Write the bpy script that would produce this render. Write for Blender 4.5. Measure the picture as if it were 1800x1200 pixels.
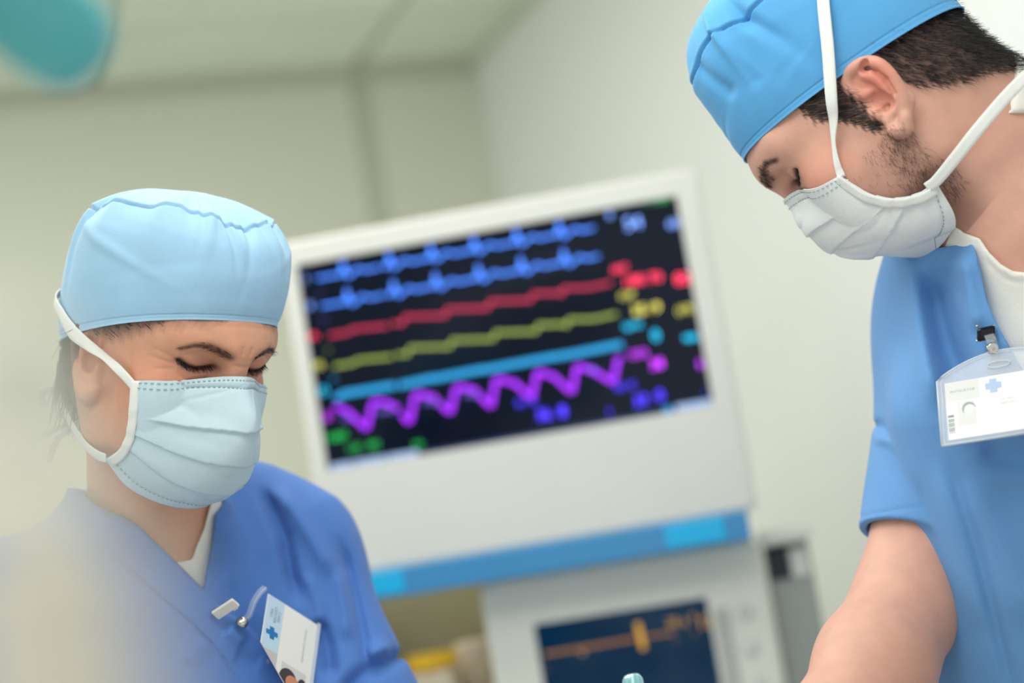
import bpy, bmesh, math
import numpy as np
from mathutils import Matrix, Vector

scene = bpy.context.scene
for o in list(bpy.data.objects):
    bpy.data.objects.remove(o)
COL = scene.collection

# ------------------------------------------------------------------ camera
FPX = 3000.0                                   # focal length in pixels of the 1800 x 1200 frame
EYE = np.array([0.0, 0.0, 1.35])
PITCH, ROLL = math.radians(6.0), math.radians(9.4)
_r0 = np.array([1.0, 0, 0]); _u0 = np.array([0, -math.sin(PITCH), math.cos(PITCH)])
FWD = np.array([0, math.cos(PITCH), math.sin(PITCH)])
RGT = math.cos(ROLL) * _r0 - math.sin(ROLL) * _u0
UPV = math.sin(ROLL) * _r0 + math.cos(ROLL) * _u0
cam_data = bpy.data.cameras.new('camera')
cam = bpy.data.objects.new('camera', cam_data); COL.objects.link(cam)
cam_data.sensor_width = 36.0; cam_data.sensor_fit = 'HORIZONTAL'
cam_data.lens = 36.0 * FPX / 1800.0
cam_data.clip_start = 0.02
cam_data.dof.use_dof = True
cam_data.dof.focus_distance = 1.47
cam_data.dof.aperture_fstop = 1.75
M = Matrix.Identity(4)
for i in range(3):
    M[i][0] = RGT[i]; M[i][1] = UPV[i]; M[i][2] = -FWD[i]; M[i][3] = EYE[i]
cam.matrix_world = M
scene.camera = cam

# ------------------------------------------------------------------ world, lights, exposure
scene.view_settings.view_transform = 'Standard'
scene.view_settings.look = 'None'
scene.view_settings.gamma = 1.0
scene.view_settings.use_curve_mapping = False
scene.view_settings.exposure = 0.0
world = bpy.data.worlds.new('world'); scene.world = world; world.use_nodes = True
bg = world.node_tree.nodes['Background']
bg.inputs[0].default_value = (0.93, 0.97, 1.0, 1)
bg.inputs[1].default_value = 1.02

def area(name, loc, target, size, size_y, power, color=(1, 1, 1)):
    l = bpy.data.lights.new(name, 'AREA'); l.shape = 'RECTANGLE'
    l.size = size; l.size_y = size_y; l.energy = power; l.color = color
    ob = bpy.data.objects.new(name, l); COL.objects.link(ob)
    ob.location = loc
    d = Vector(target) - Vector(loc)
    ob.rotation_euler = d.to_track_quat('-Z', 'Y').to_euler()
    return ob
# ceiling panels above the table, an unseen one added to brighten the back wall, and a surgical lamp over the two people
area('ceiling_area_light', (-0.20, 1.70, 2.42), (-0.20, 1.70, 0), 0.9, 0.6, 7.0, (1, 0.985, 0.96))
area('ceiling_area_light', (-0.55, 0.35, 2.42), (-0.55, 0.35, 0), 1.2, 0.6, 8.0, (1, 0.985, 0.96))
area('ceiling_area_light', (-1.0, 2.35, 2.42), (-1.0, 2.35, 0), 1.2, 0.6, 15.0, (1, 0.985, 0.96))  # added fill for the dark back wall
area('surgical_light', (0.05, 0.95, 2.2), (0.1, 1.5, 1.3), 0.5, 0.5, 5.0, (1, 0.98, 0.95))
area('left_fill_light', (-2.44, 1.0, 1.55), (0.0, 1.84, 1.45), 1.6, 1.3, 11.5, (0.95, 0.98, 1.0))  # unseen fill added at the left to brighten the back of the room

# ------------------------------------------------------------------ general helpers
def P(px, py, d):
    """World point that lies d metres ahead of the camera plane at a point measured in the photograph."""
    return EYE + d * (FWD + RGT * (px - 900) / FPX + UPV * (600 - py) / FPX)

def pix(Q):
    v = Q - EYE; z = v @ FWD
    return 900 + FPX * (v @ RGT) / z, 600 - FPX * (v @ UPV) / z, z

def lin(r, g, b):
    f = lambda c: (c / 255 / 12.92) if c / 255 <= 0.04045 else ((c / 255 + 0.055) / 1.055) ** 2.4
    return (f(r), f(g), f(b), 1.0)

def mat(name, color, rough=0.6, metal=0.0, noise=0.0, nscale=40, bump=0.0, bscale=400, attr=None, sss=0.0,
        alpha=None, trans=0.0, emit=None, estr=0.0, sheen=0.0, spec=0.5, coat=0.0, crease=0.0):
    m = bpy.data.materials.new(name); m.use_nodes = True
    nt = m.node_tree; b = nt.nodes['Principled BSDF']
    b.inputs['Base Color'].default_value = color
    b.inputs['Roughness'].default_value = rough
    b.inputs['Metallic'].default_value = metal
    b.inputs['Specular IOR Level'].default_value = spec
    if sheen: b.inputs['Sheen Weight'].default_value = sheen
    if coat: b.inputs['Coat Weight'].default_value = coat
    if trans: b.inputs['Transmission Weight'].default_value = trans
    if alpha is not None: b.inputs['Alpha'].default_value = alpha
    if sss:
        b.inputs['Subsurface Weight'].default_value = sss
        b.inputs['Subsurface Radius'].default_value = (1.0, 0.35, 0.2)
        b.inputs['Subsurface Scale'].default_value = 0.006
    if emit:
        b.inputs['Emission Color'].default_value = emit
        b.inputs['Emission Strength'].default_value = estr
    tc = nt.nodes.new('ShaderNodeTexCoord')
    src = None
    if attr:
        a = nt.nodes.new('ShaderNodeVertexColor'); a.layer_name = attr; src = a.outputs[0]
    if noise:
        n = nt.nodes.new('ShaderNodeTexNoise'); n.inputs['Scale'].default_value = nscale
        n.inputs['Detail'].default_value = 4
        nt.links.new(tc.outputs['Object'], n.inputs['Vector'])
        mr = nt.nodes.new('ShaderNodeMapRange')
        mr.inputs[1].default_value = 0.3; mr.inputs[2].default_value = 0.7
        mr.inputs[3].default_value = 1 - noise; mr.inputs[4].default_value = 1 + noise
        nt.links.new(n.outputs['Fac'], mr.inputs[0])
        mx = nt.nodes.new('ShaderNodeVectorMath'); mx.operation = 'SCALE'
        if src: nt.links.new(src, mx.inputs[0])
        else: mx.inputs[0].default_value = color[:3]
        nt.links.new(mr.outputs[0], mx.inputs['Scale']); src = mx.outputs[0]
    if src: nt.links.new(src, b.inputs['Base Color'])
    if bump:
        n2 = nt.nodes.new('ShaderNodeTexNoise'); n2.inputs['Scale'].default_value = bscale
        n2.inputs['Detail'].default_value = 3
        nt.links.new(tc.outputs['Object'], n2.inputs['Vector'])
        h = n2.outputs['Fac']
        if crease:
            n3 = nt.nodes.new('ShaderNodeTexNoise'); n3.inputs['Scale'].default_value = 14
            n3.inputs['Detail'].default_value = 2
            nt.links.new(tc.outputs['Object'], n3.inputs['Vector'])
            ma = nt.nodes.new('ShaderNodeMath'); ma.operation = 'MULTIPLY_ADD'
            ma.inputs[1].default_value = crease
            nt.links.new(n3.outputs['Fac'], ma.inputs[0]); nt.links.new(h, ma.inputs[2]); h = ma.outputs[0]
        bp = nt.nodes.new('ShaderNodeBump'); bp.inputs['Strength'].default_value = bump
        bp.inputs['Distance'].default_value = 0.001
        nt.links.new(h, bp.inputs['Height']); nt.links.new(bp.outputs[0], b.inputs['Normal'])
    return m

def mesh_obj(name, verts, faces, material=None, parent=None, smooth=False, colors=None):
    me = bpy.data.meshes.new(name)
    verts = np.asarray(verts, dtype=np.float64)
    if isinstance(faces, np.ndarray) and len(faces):
        nf, k = faces.shape
        me.vertices.add(len(verts)); me.vertices.foreach_set('co', verts.astype(np.float32).ravel())
        me.loops.add(nf * k); me.loops.foreach_set('vertex_index', faces.astype(np.int32).ravel())
        me.polygons.add(nf)
        me.polygons.foreach_set('loop_start', np.arange(0, nf * k, k, dtype=np.int32))
        me.polygons.foreach_set('loop_total', np.full(nf, k, dtype=np.int32))
        me.update(calc_edges=True); me.validate()
    else:
        me.from_pydata([tuple(v) for v in verts], [], [tuple(f) for f in faces]); me.update()
    if smooth: me.polygons.foreach_set('use_smooth', np.ones(len(me.polygons), dtype=bool))
    if colors is not None:
        ca = me.color_attributes.new('tint', 'FLOAT_COLOR', 'POINT')
        c4 = np.ones((len(verts), 4), np.float32); c4[:, :3] = colors
        ca.data.foreach_set('color', c4.ravel())
    ob = bpy.data.objects.new(name, me); COL.objects.link(ob)
    if material: me.materials.append(material)
    if parent: ob.parent = parent
    return ob

def bm_obj(name, bm, material, parent=None, smooth=False):
    bmesh.ops.recalc_face_normals(bm, faces=bm.faces)
    me = bpy.data.meshes.new(name); bm.to_mesh(me); bm.free()
    if smooth: me.polygons.foreach_set('use_smooth', np.ones(len(me.polygons), dtype=bool))
    ob = bpy.data.objects.new(name, me); COL.objects.link(ob)
    me.materials.append(material)
    if parent: ob.parent = parent
    return ob

def add_box(bm, lo, hi, bevel=0.0, seg=3):
    r = bmesh.ops.create_cube(bm, size=1.0)
    lo = Vector(lo); hi = Vector(hi); c = (lo + hi) / 2; s = hi - lo
    for v in r['verts']:
        v.co = Vector((v.co.x * s.x, v.co.y * s.y, v.co.z * s.z)) + c
    if bevel:
        es = list({e for v in r['verts'] for e in v.link_edges})
        bmesh.ops.bevel(bm, geom=es, offset=bevel, segments=seg, affect='EDGES', profile=0.5)

def box(name, lo, hi, material, parent=None, bevel=0.0, seg=3):
    bm = bmesh.new(); add_box(bm, lo, hi, bevel, seg)
    return bm_obj(name, bm, material, parent, smooth=False)

def lathe(name, prof, material, parent=None, n=32, axis=None, origin=(0, 0, 0)):
    """prof: (radius, height) pairs, turned about axis (default z) through origin."""
    a = np.array(axis if axis is not None else (0, 0, 1.0)); a = a / np.linalg.norm(a)
    t = np.array([1, 0, 0]) if abs(a[0]) < 0.9 else np.array([0, 1, 0])
    e1 = np.cross(a, t); e1 /= np.linalg.norm(e1); e2 = np.cross(a, e1)
    vs, fs = [], []
    for (r, h) in prof:
        for k in range(n):
            w = 2 * math.pi * k / n
            vs.append(np.array(origin) + a * h + r * (math.cos(w) * e1 + math.sin(w) * e2))
    for i in range(len(prof) - 1):
        for k in range(n):
            fs.append((i * n + k, i * n + (k + 1) % n, (i + 1) * n + (k + 1) % n, (i + 1) * n + k))
    fs.append(tuple(range(n))[::-1]); fs.append(tuple((len(prof) - 1) * n + k for k in range(n)))
    return mesh_obj(name, vs, fs, material, parent, smooth=True)

def tube(name, pts, r, material, parent=None, n=10, closed=False):
    pts = np.asarray(pts, float); N = len(pts); rr = np.broadcast_to(np.asarray(r, float), (N,))
    T = np.gradient(pts, axis=0)
    if closed: T = np.roll(pts, -1, 0) - np.roll(pts, 1, 0)
    T /= np.linalg.norm(T, axis=1)[:, None]
    ref = np.array([0.3, 0.2, 0.93]); vs, fs = [], []
    for i in range(N):
        e1 = np.cross(T[i], ref); e1 /= np.linalg.norm(e1); e2 = np.cross(T[i], e1)
        for k in range(n):
            w = 2 * math.pi * k / n
            vs.append(pts[i] + rr[i] * (math.cos(w) * e1 + math.sin(w) * e2))
    for i in range(N if closed else N - 1):
        j = (i + 1) % N
        for k in range(n):
            fs.append((i * n + k, i * n + (k + 1) % n, j * n + (k + 1) % n, j * n + k))
    if not closed:
        fs.append(tuple(range(n))[::-1]); fs.append(tuple((N - 1) * n + k for k in range(n)))
    return mesh_obj(name, vs, fs, material, parent, smooth=True)

def spline(ctrl, n):
    """Catmull-Rom through control rows (any dimension), n samples."""
    c = np.asarray(ctrl, float); m = len(c)
    t = np.linspace(0, m - 1, n); i = np.clip(t.astype(int), 0, m - 2); f = (t - i)[:, None]
    p1, p2 = c[i], c[i + 1]
    p0 = np.where((i > 0)[:, None], c[np.maximum(i - 1, 0)], 2 * p1 - p2)
    p3 = np.where((i < m - 2)[:, None], c[np.minimum(i + 2, m - 1)], 2 * p2 - p1)
    return 0.5 * (2 * p1 + (p2 - p0) * f + (2 * p0 - 5 * p1 + 4 * p2 - p3) * f ** 2 + (3 * p1 - p0 - 3 * p2 + p3) * f ** 3)

def ribbon(name, pts, nrm, width, thick, material, parent=None):
    """Flat band along pts; nrm = outward normal per point, width scalar or per point."""
    pts = np.asarray(pts, float); N = len(pts); nrm = np.broadcast_to(np.asarray(nrm, float), pts.shape).copy()
    w = np.broadcast_to(np.asarray(width, float), (N,))
    T = np.gradient(pts, axis=0); T /= np.linalg.norm(T, axis=1)[:, None]
    nrm -= T * (nrm * T).sum(1)[:, None]; nrm /= np.linalg.norm(nrm, axis=1)[:, None]
    S = np.cross(T, nrm)
    prof = [(-.5, 0), (-.46, 1), (-.2, .75), (0, 1), (.2, .75), (.46, 1), (.5, 0), (.46, -.3), (-.46, -.3)]
    k = len(prof); vs, fs = [], []
    for i in range(N):
        for (a, b) in prof: vs.append(pts[i] + S[i] * a * w[i] + nrm[i] * b * thick)
    for i in range(N - 1):
        for j in range(k):
            fs.append((i * k + j, i * k + (j + 1) % k, (i + 1) * k + (j + 1) % k, (i + 1) * k + j))
    fs.append(tuple(range(k))[::-1]); fs.append(tuple((N - 1) * k + j for j in range(k)))
    return mesh_obj(name, vs, fs, material, parent, smooth=True)

def text_mesh(s, size, align='CENTER'):
    cu = bpy.data.curves.new('lettering', 'FONT'); cu.body = s; cu.size = size
    cu.align_x = align; cu.align_y = 'CENTER'; cu.resolution_u = 2
    ob = bpy.data.objects.new('lettering', cu); COL.objects.link(ob)
    dg = bpy.context.evaluated_depsgraph_get()
    me = bpy.data.meshes.new_from_object(ob.evaluated_get(dg))
    v = np.array([x.co[:] for x in me.vertices]).reshape(-1, 3); f = [tuple(p.vertices) for p in me.polygons]
    bpy.data.objects.remove(ob); bpy.data.curves.remove(cu); bpy.data.meshes.remove(me)
    return v, f

def empty(name, loc, label=None, cat=None, group=None, rz=0.0):
    o = bpy.data.objects.new(name, None); COL.objects.link(o); o.location = Vector(loc); o.rotation_euler.z = rz
    o.empty_display_size = 0.05
    if label: o['label'] = label
    if cat: o['category'] = cat
    if group: o['group'] = group
    bpy.context.view_layer.update()
    return o

def tag(o, label, cat):
    o['label'] = label; o['category'] = cat; return o

def adopt(child, parent):
    """Parent a world-space mesh without moving it."""
    child.parent = parent
    child.matrix_parent_inverse = parent.matrix_world.inverted()
    return child

# ------------------------------------------------------------------ sculpting: signed distance fields meshed with surface nets
def smin(a, b, k):
    h = np.maximum(k - np.abs(a - b), 0) / k
    return np.minimum(a, b) - h * h * k * 0.25
def smax(a, b, k): return -smin(-a, -b, k)

class Sculpt:
    def __init__(s): s.ops = []
    def _add(s, op, fn, c, r, k): s.ops.append((op, fn, np.asarray(c, float), r, k)); return s
    def cone(s, a, b, ra, rb=None, k=0.02, op='+'):
        a = np.asarray(a, float); b = np.asarray(b, float); rb = ra if rb is None else rb
        ab = b - a; L = max(ab @ ab, 1e-12)
        def fn(Q):
            e = Q - a; t = np.clip((e @ ab) / L, 0, 1); e -= t[:, None] * ab
            return np.sqrt(np.einsum('ij,ij->i', e, e)) - (ra + t * (rb - ra))
        return s._add(op, fn, (a + b) / 2, np.sqrt(L) / 2 + max(ra, rb), k)
    def chain(s, pts, rs, k=0.02, op='+'):
        rs = [rs] * len(pts) if np.isscalar(rs) else rs
        for i in range(len(pts) - 1): s.cone(pts[i], pts[i + 1], rs[i], rs[i + 1], k, op)
        return s
    def ell(s, c, r, A=None, k=0.02, op='+'):
        c = np.asarray(c, float); r = np.asarray(r, float); A = np.eye(3) if A is None else np.asarray(A, float)  # columns = axes
        def fn(Q):
            q = ((Q - c) @ A) / r; k0 = np.sqrt(np.einsum('ij,ij->i', q, q)); q = q / r; k1 = np.sqrt(np.einsum('ij,ij->i', q, q))
            return k0 * (k0 - 1) / np.maximum(k1, 1e-9)
        return s._add(op, fn, c, r.max(), k)
    def field(s, fn): s.ops.append(('f', fn, None, 0, 0)); return s
    def __call__(s, Q):
        d = np.full(len(Q), 1.0)
        lo, hi = Q.min(0), Q.max(0)
        for (op, fn, c, r, k) in s.ops:
            if op == 'f': d = fn(Q, d); continue
            R_ = r + k + (0.03 if op == '+' else 0.012)
            if (((np.clip(c, lo, hi) - c) ** 2).sum()) > R_ * R_: continue
            e = Q - c; m = np.nonzero(np.einsum('ij,ij->i', e, e) < R_ * R_)[0]
            if not len(m): continue
            v = fn(Q[m])
            if op == '+': d[m] = smin(d[m], v, k)
            elif op == '-': d[m] = smax(d[m], -v, k)
        return d

def axis(lo, hi, coarse, fine=None):
    xs = [lo]
    while xs[-1] < hi or (len(xs) - 1) % 8:
        x = xs[-1]; h = coarse
        for (a, b, f) in (fine or []):
            dist = max(a - x, x - b, 0); h = min(h, f + 0.10 * dist)
        xs.append(x + h)
    return np.array(xs)

def nets(f, ax):
    X, Y, Z = ax; nb = [(len(a) - 1) // 8 for a in ax]
    bc = [0.5 * (a[0:-1:8] + a[8::8]) for a in ax]; bh = [0.5 * (a[8::8] - a[0:-1:8]) for a in ax]
    gi = np.stack(np.meshgrid(*[np.arange(n) for n in nb], indexing='ij'), -1).reshape(-1, 3)
    Q = np.stack([bc[i][gi[:, i]] for i in range(3)], 1)
    rad = np.sqrt(sum(bh[i][gi[:, i]] ** 2 for i in range(3)))
    d = np.concatenate([f(q) for q in np.array_split(Q, max(1, len(Q) // 3000))])
    gi = gi[np.abs(d) < rad * 1.2 + 0.008]
    key = gi // 4; gi = gi[np.lexsort((gi[:, 2], gi[:, 1], gi[:, 0], key[:, 2], key[:, 1], key[:, 0]))]
    off = np.stack(np.meshgrid(*[np.arange(9)] * 3, indexing='ij'), -1).reshape(-1, 3)
    NY, NZ = len(Y) - 1, len(Z) - 1
    ids, pos, cr, cs = [], [], [], []
    for g in np.array_split(gi, max(1, len(gi) // 40)):
        I = (g[:, None, :] * 8 + off[None]).reshape(-1, 3)
        V = f(np.stack([X[I[:, 0]], Y[I[:, 1]], Z[I[:, 2]]], 1)).reshape(-1, 9, 9, 9)
        S = V < 0
        cnt = sum(S[:, a:a + 8, b:b + 8, c:c + 8].astype(np.int8) for a in (0, 1) for b in (0, 1) for c in (0, 1))
        w = np.argwhere((cnt > 0) & (cnt < 8))
        if not len(w): continue
        base = g[w[:, 0]] * 8 + w[:, 1:]
        val = np.stack([V[w[:, 0], w[:, 1] + a, w[:, 2] + b, w[:, 3] + c] for a in (0, 1) for b in (0, 1) for c in (0, 1)], 1)
        acc = np.zeros((len(w), 3)); n = np.zeros(len(w))
        cor = [(a, b, c) for a in (0, 1) for b in (0, 1) for c in (0, 1)]
        for i in range(8):
            for j in range(i + 1, 8):
                if sum(abs(cor[i][q] - cor[j][q]) for q in range(3)) != 1: continue
                vi, vj = val[:, i], val[:, j]; m = (vi < 0) != (vj < 0)
                t = np.where(m, vi / np.where(m, vi - vj, 1), 0)
                p = np.array(cor[i]) + t[:, None] * (np.array(cor[j]) - np.array(cor[i]))
                acc += np.where(m[:, None], p, 0); n += m
        fr = acc / n[:, None]
        pos.append(np.stack([A[base[:, q]] + fr[:, q] * (A[base[:, q] + 1] - A[base[:, q]]) for q, A in enumerate(ax)], 1))
        ids.append((base[:, 0] * NY + base[:, 1]) * NZ + base[:, 2])
        s0 = val[:, 0] < 0
        cr.append(np.stack([s0 != (val[:, 4] < 0), s0 != (val[:, 2] < 0), s0 != (val[:, 1] < 0)], 1)); cs.append(s0)
    ids = np.concatenate(ids); pos = np.concatenate(pos); cr = np.concatenate(cr); cs = np.concatenate(cs)
    o = np.argsort(ids); ids, pos, cr, cs = ids[o], pos[o], cr[o], cs[o]
    st = (NY * NZ, NZ, 1); F = []
    for a in range(3):
        b, c = (a + 1) % 3, (a + 2) % 3
        w = np.nonzero(cr[:, a])[0]; i0 = ids[w]
        q = np.stack([i0, i0 - st[b], i0 - st[b] - st[c], i0 - st[c]], 1)
        k = np.searchsorted(ids, q); k = np.clip(k, 0, len(ids) - 1)
        ok = (ids[k] == q).all(1); k = k[ok]; fl = cs[w][ok]
        k[~fl] = k[~fl][:, ::-1]
        F.append(k)
    F = np.concatenate(F); lab = np.arange(len(pos))                # keep the largest connected piece
    for _ in range(400):
        new = lab.copy(); m = lab[F].min(1)
        for c in range(4): np.minimum.at(new, F[:, c], m)
        new = new[new]
        if (new == lab).all(): break
        lab = new
    big = np.bincount(lab, minlength=len(pos)).argmax(); keep = lab == big
    idx = np.cumsum(keep) - 1
    return pos[keep], idx[F[keep[F].all(1)]]

def seg_dist(u, v, pts):
    """Distance (and side) of 2-D points to a polyline."""
    best = np.full(len(u), 1e9); side = np.zeros(len(u))
    for (a, b) in zip(pts[:-1], pts[1:]):
        ax_, ay = a; bx, by = b; dx, dy = bx - ax_, by - ay; L = dx * dx + dy * dy + 1e-9
        t = np.clip(((u - ax_) * dx + (v - ay) * dy) / L, 0, 1)
        d = np.hypot(u - ax_ - t * dx, v - ay - t * dy); m = d < best
        best[m] = d[m]; side[m] = np.sign((u - ax_) * dy - (v - ay) * dx)[m]
    return best, side

def poly_sd(u, v, poly):
    """Signed distance to a closed 2-D polygon, negative inside."""
    d, _ = seg_dist(u, v, list(poly) + [poly[0]])
    ins = np.zeros(len(u), bool); n = len(poly)
    for i in range(n):
        (x1, y1), (x2, y2) = poly[i], poly[(i + 1) % n]
        c = ((y1 > v) != (y2 > v)) & (u < (x2 - x1) * (v - y1) / (y2 - y1 + 1e-12) + x1)
        ins ^= c
    return np.where(ins, -d, d)

def fold(u, v, pts, amp, w, taper=True):
    """Relief along a polyline, fading out towards both its ends."""
    L = np.cumsum([0] + [math.hypot(b[0] - a[0], b[1] - a[1]) for a, b in zip(pts[:-1], pts[1:])]); tot = L[-1]
    best = np.full(len(u), 1e9); at = np.zeros(len(u))
    for k, (a, b) in enumerate(zip(pts[:-1], pts[1:])):
        dx, dy = b[0] - a[0], b[1] - a[1]; l2 = dx * dx + dy * dy + 1e-12
        t = np.clip(((u - a[0]) * dx + (v - a[1]) * dy) / l2, 0, 1)
        d = np.hypot(u - a[0] - t * dx, v - a[1] - t * dy); m = d < best
        best[m] = d[m]; at[m] = (L[k] + t * math.sqrt(l2))[m]
    f = np.clip(np.minimum(at, tot - at) / (.24 * tot), 0, 1) if taper else 1.0
    if taper: f = f * f * (3 - 2 * f)
    return amp * f * np.exp(-(best / w) ** 2)
def lap(u, v, pts, amp, w):
    """Overlapped edge: a raised side that falls away from the line."""
    d, s = seg_dist(u, v, pts); return amp * np.where(s > 0, np.exp(-d / w), 0)

rng = np.random.default_rng(7)
def sines(n, seed, lo=1.0, hi=6.0):
    r = np.random.default_rng(seed)
    return r.normal(size=(n, 3)) * r.uniform(lo, hi, (n, 1)), r.uniform(0, 6.28, n), r.uniform(0.4, 1, n)
def wobble(Q, S):
    k, p, a = S; return (np.sin(Q @ k.T + p) * a).sum(1) / a.sum()

def strands(name, roots, dirs, length, radius, material, parent, curl=0.0, droop=None, segs=4, seed=1):
    """Many thin tapered hairs as one mesh."""
    r = np.random.default_rng(seed); N = len(roots)
    L = length * r.uniform(0.6, 1.15, N) if np.isscalar(length) else length
    d = dirs / np.linalg.norm(dirs, axis=1)[:, None]
    p = roots.copy(); rings = []
    bend = r.normal(size=(N, 3)) * curl
    dr = np.zeros(3) if droop is None else np.asarray(droop)
    for i in range(segs + 1):
        rings.append(p.copy()); p = p + d * (L / segs)[:, None]
        d = d + bend / segs + dr / segs; d /= np.linalg.norm(d, axis=1)[:, None]
    e1 = np.cross(d, r.normal(size=(N, 3))); e1 /= np.linalg.norm(e1, axis=1)[:, None]; e2 = np.cross(d, e1)
    V = []
    for i, q in enumerate(rings):
        rad = radius * (1 - 0.8 * i / segs)
        for w in (0, 2.094, 4.189): V.append(q + rad * (math.cos(w) * e1 + math.sin(w) * e2))
    V = np.stack(V, 1).reshape(-1, 3); m = 3 * (segs + 1); F = []
    b = np.arange(N)[:, None] * m
    for i in range(segs):
        for k in range(3):
            k2 = (k + 1) % 3; F.append(b + np.array([[i * 3 + k, i * 3 + k2, i * 3 + 3 + k2, i * 3 + 3 + k]]))
    return mesh_obj(name, V, np.concatenate(F), material, parent, smooth=True)

# ------------------------------------------------------------------ the room (its corner K, turned 19 degrees)
RZ = math.radians(19.2); KX, KY, CEIL = 0.02, 3.97, 2.45
def room(o, kind='structure'):
    o.location = (KX, KY, 0); o.rotation_euler.z = RZ
    if kind: o['kind'] = kind
    return o
m_wall_b = mat('green_beige_wall_paint', lin(216, 219, 204), 0.8, noise=0.03, nscale=1.2)
m_wall_p = mat('green_beige_wall_panel', lin(219, 220, 203), 0.75, noise=0.03, nscale=1.0)
m_joint = mat('wall_joint_profile', lin(196, 198, 178), 0.8)
m_wall_r = mat('white_wall_paint', lin(238, 240, 236), 0.8, noise=0.02, nscale=1.5)
m_ceil = mat('ceiling_tile_board', lin(232, 239, 224), 0.9, noise=0.03, nscale=3)
m_grid = mat('ceiling_grid_metal', lin(212, 220, 204), 0.6)
m_floor = mat('green_vinyl_floor', lin(222, 224, 218), 0.4, noise=0.05, nscale=6)

wb = room(box('wall_back', (-3.4, 0.02, 0), (0.12, 0.12, CEIL), m_wall_b))
for i, (x0, x1) in enumerate([(-0.262, 0.0), (-1.462, -0.312), (-2.662, -1.512)]):
    room(box('wall_panel', (x0, 0.0, 0.11), (x1, 0.02, CEIL - 0.03), m_wall_p, bevel=0.003), None)
    bpy.data.objects['wall_panel' + ('' if i == 0 else '.%03d' % i)].parent = wb
for o in wb.children:
    o.location = (0, 0, 0); o.rotation_euler.z = 0
for x in (-0.312, -1.512):
    box('joint_profile', (x, 0.006, 0.11), (x + 0.05, 0.02, CEIL - 0.03), m_joint, wb)
room(box('wall_right', (0.0, -5.6, 0), (0.1, 0.12, CEIL), m_wall_r))
room(box('wall_left', (-3.5, -5.6, 0), (-3.4, 0.12, CEIL), m_wall_b))
fl = room(box('floor', (-3.5, -5.6, -0.08), (0.1, 0.12, 0.0), m_floor))
room(box('baseboard_back', (-3.4, -0.012, 0.0), (0.0, 0.02, 0.1), m_grid, bevel=0.003))
room(box('trim_1', (-3.4, -0.022, CEIL - 0.03), (0.0, 0.02, CEIL), m_joint, bevel=0.002))
room(box('trim_2', (-0.02, -5.6, CEIL - 0.022), (0.0, -0.022, CEIL), m_grid, bevel=0.002))
ce = room(box('ceiling', (-3.5, -5.6, CEIL + 0.012), (0.1, 0.12, CEIL + 0.1), m_grid))
tile_me = None
for i, x1 in enumerate([0.0, -0.29, -0.89, -1.49, -2.09, -2.69]):
    x0 = -0.29 if i == 0 else x1 - 0.6
    for j in range(6):
        y1 = 0.0 if j == 0 else -0.36 - 0.6 * (j - 1)
        y0 = -0.36 if j == 0 else y1 - 0.6
        box('ceiling_tile', (x0 + 0.011, y0 + 0.011, CEIL), (x1 - 0.011, y1 - 0.011, CEIL + 0.012), m_ceil, ce, bevel=0.002, seg=1)

m_frame = mat('added_window_frame_white', lin(232, 234, 232), 0.4)
m_pane = mat('added_window_glass', (0.9, 0.95, 1, 1), 0.1, alpha=0.25)
wf = room(box('added_window_1', (-3.402, -2.86, 0.86), (-3.396, -1.14, 2.24), m_pane))  # made-up window, added around the left fill light on a solid wall
for lo, hi in (((-3.40, -2.90, 0.82), (-3.36, -2.84, 2.28)), ((-3.40, -1.16, 0.82), (-3.36, -1.10, 2.28)), ((-3.40, -2.84, 0.82), (-3.36, -1.16, 0.88)), ((-3.40, -2.84, 2.22), (-3.36, -1.16, 2.28)), ((-3.40, -2.02, 0.88), (-3.37, -1.98, 2.22))):
    box('added_window_frame', lo, hi, m_frame, wf, bevel=0.004)
# ------------------------------------------------------------------ anaesthesia workstation with its big monitor
m_white = mat('warm_white_plastic', lin(214, 213, 206), 0.45, noise=0.015, nscale=8)
m_white2 = mat('cool_white_plastic', lin(230, 228, 216), 0.5, noise=0.015, nscale=8)
m_blue = mat('steel_blue_plastic', lin(62, 138, 190), 0.4)
m_cyan = mat('bright_cyan_pad', lin(20, 175, 228), 0.4)
m_olive = mat('olive_beige_metal', lin(176, 168, 132), 0.6)
m_black = mat('black_plastic', lin(28, 34, 40), 0.4)
m_gray = mat('gray_plastic', lin(158, 160, 154), 0.55)
m_key = mat('pale_gray_keys', lin(190, 188, 182), 0.5)
m_yellow = mat('yellow_plastic', lin(245, 190, 20), 0.4)
m_beige = mat('beige_plastic', lin(214, 198, 170), 0.5)
m_screen = mat('dark_screen_glass', lin(5, 9, 16), 0.08, emit=lin(7, 16, 32), estr=0.9, spec=0.18)
m_screen2 = mat('dark_blue_screen_glass', lin(5, 20, 32), 0.1, emit=lin(4, 40, 66), estr=0.9, spec=0.2)
m_rubber = mat('dark_rubber', lin(40, 42, 44), 0.7)
_glow = {}
def glow(name, rgb, s):
    if name not in _glow:
        _glow[name] = mat('lit_' + name, (0.01, 0.01, 0.01, 1), 0.5, emit=lin(*rgb), estr=s * 0.66)
    return _glow[name]

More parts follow.
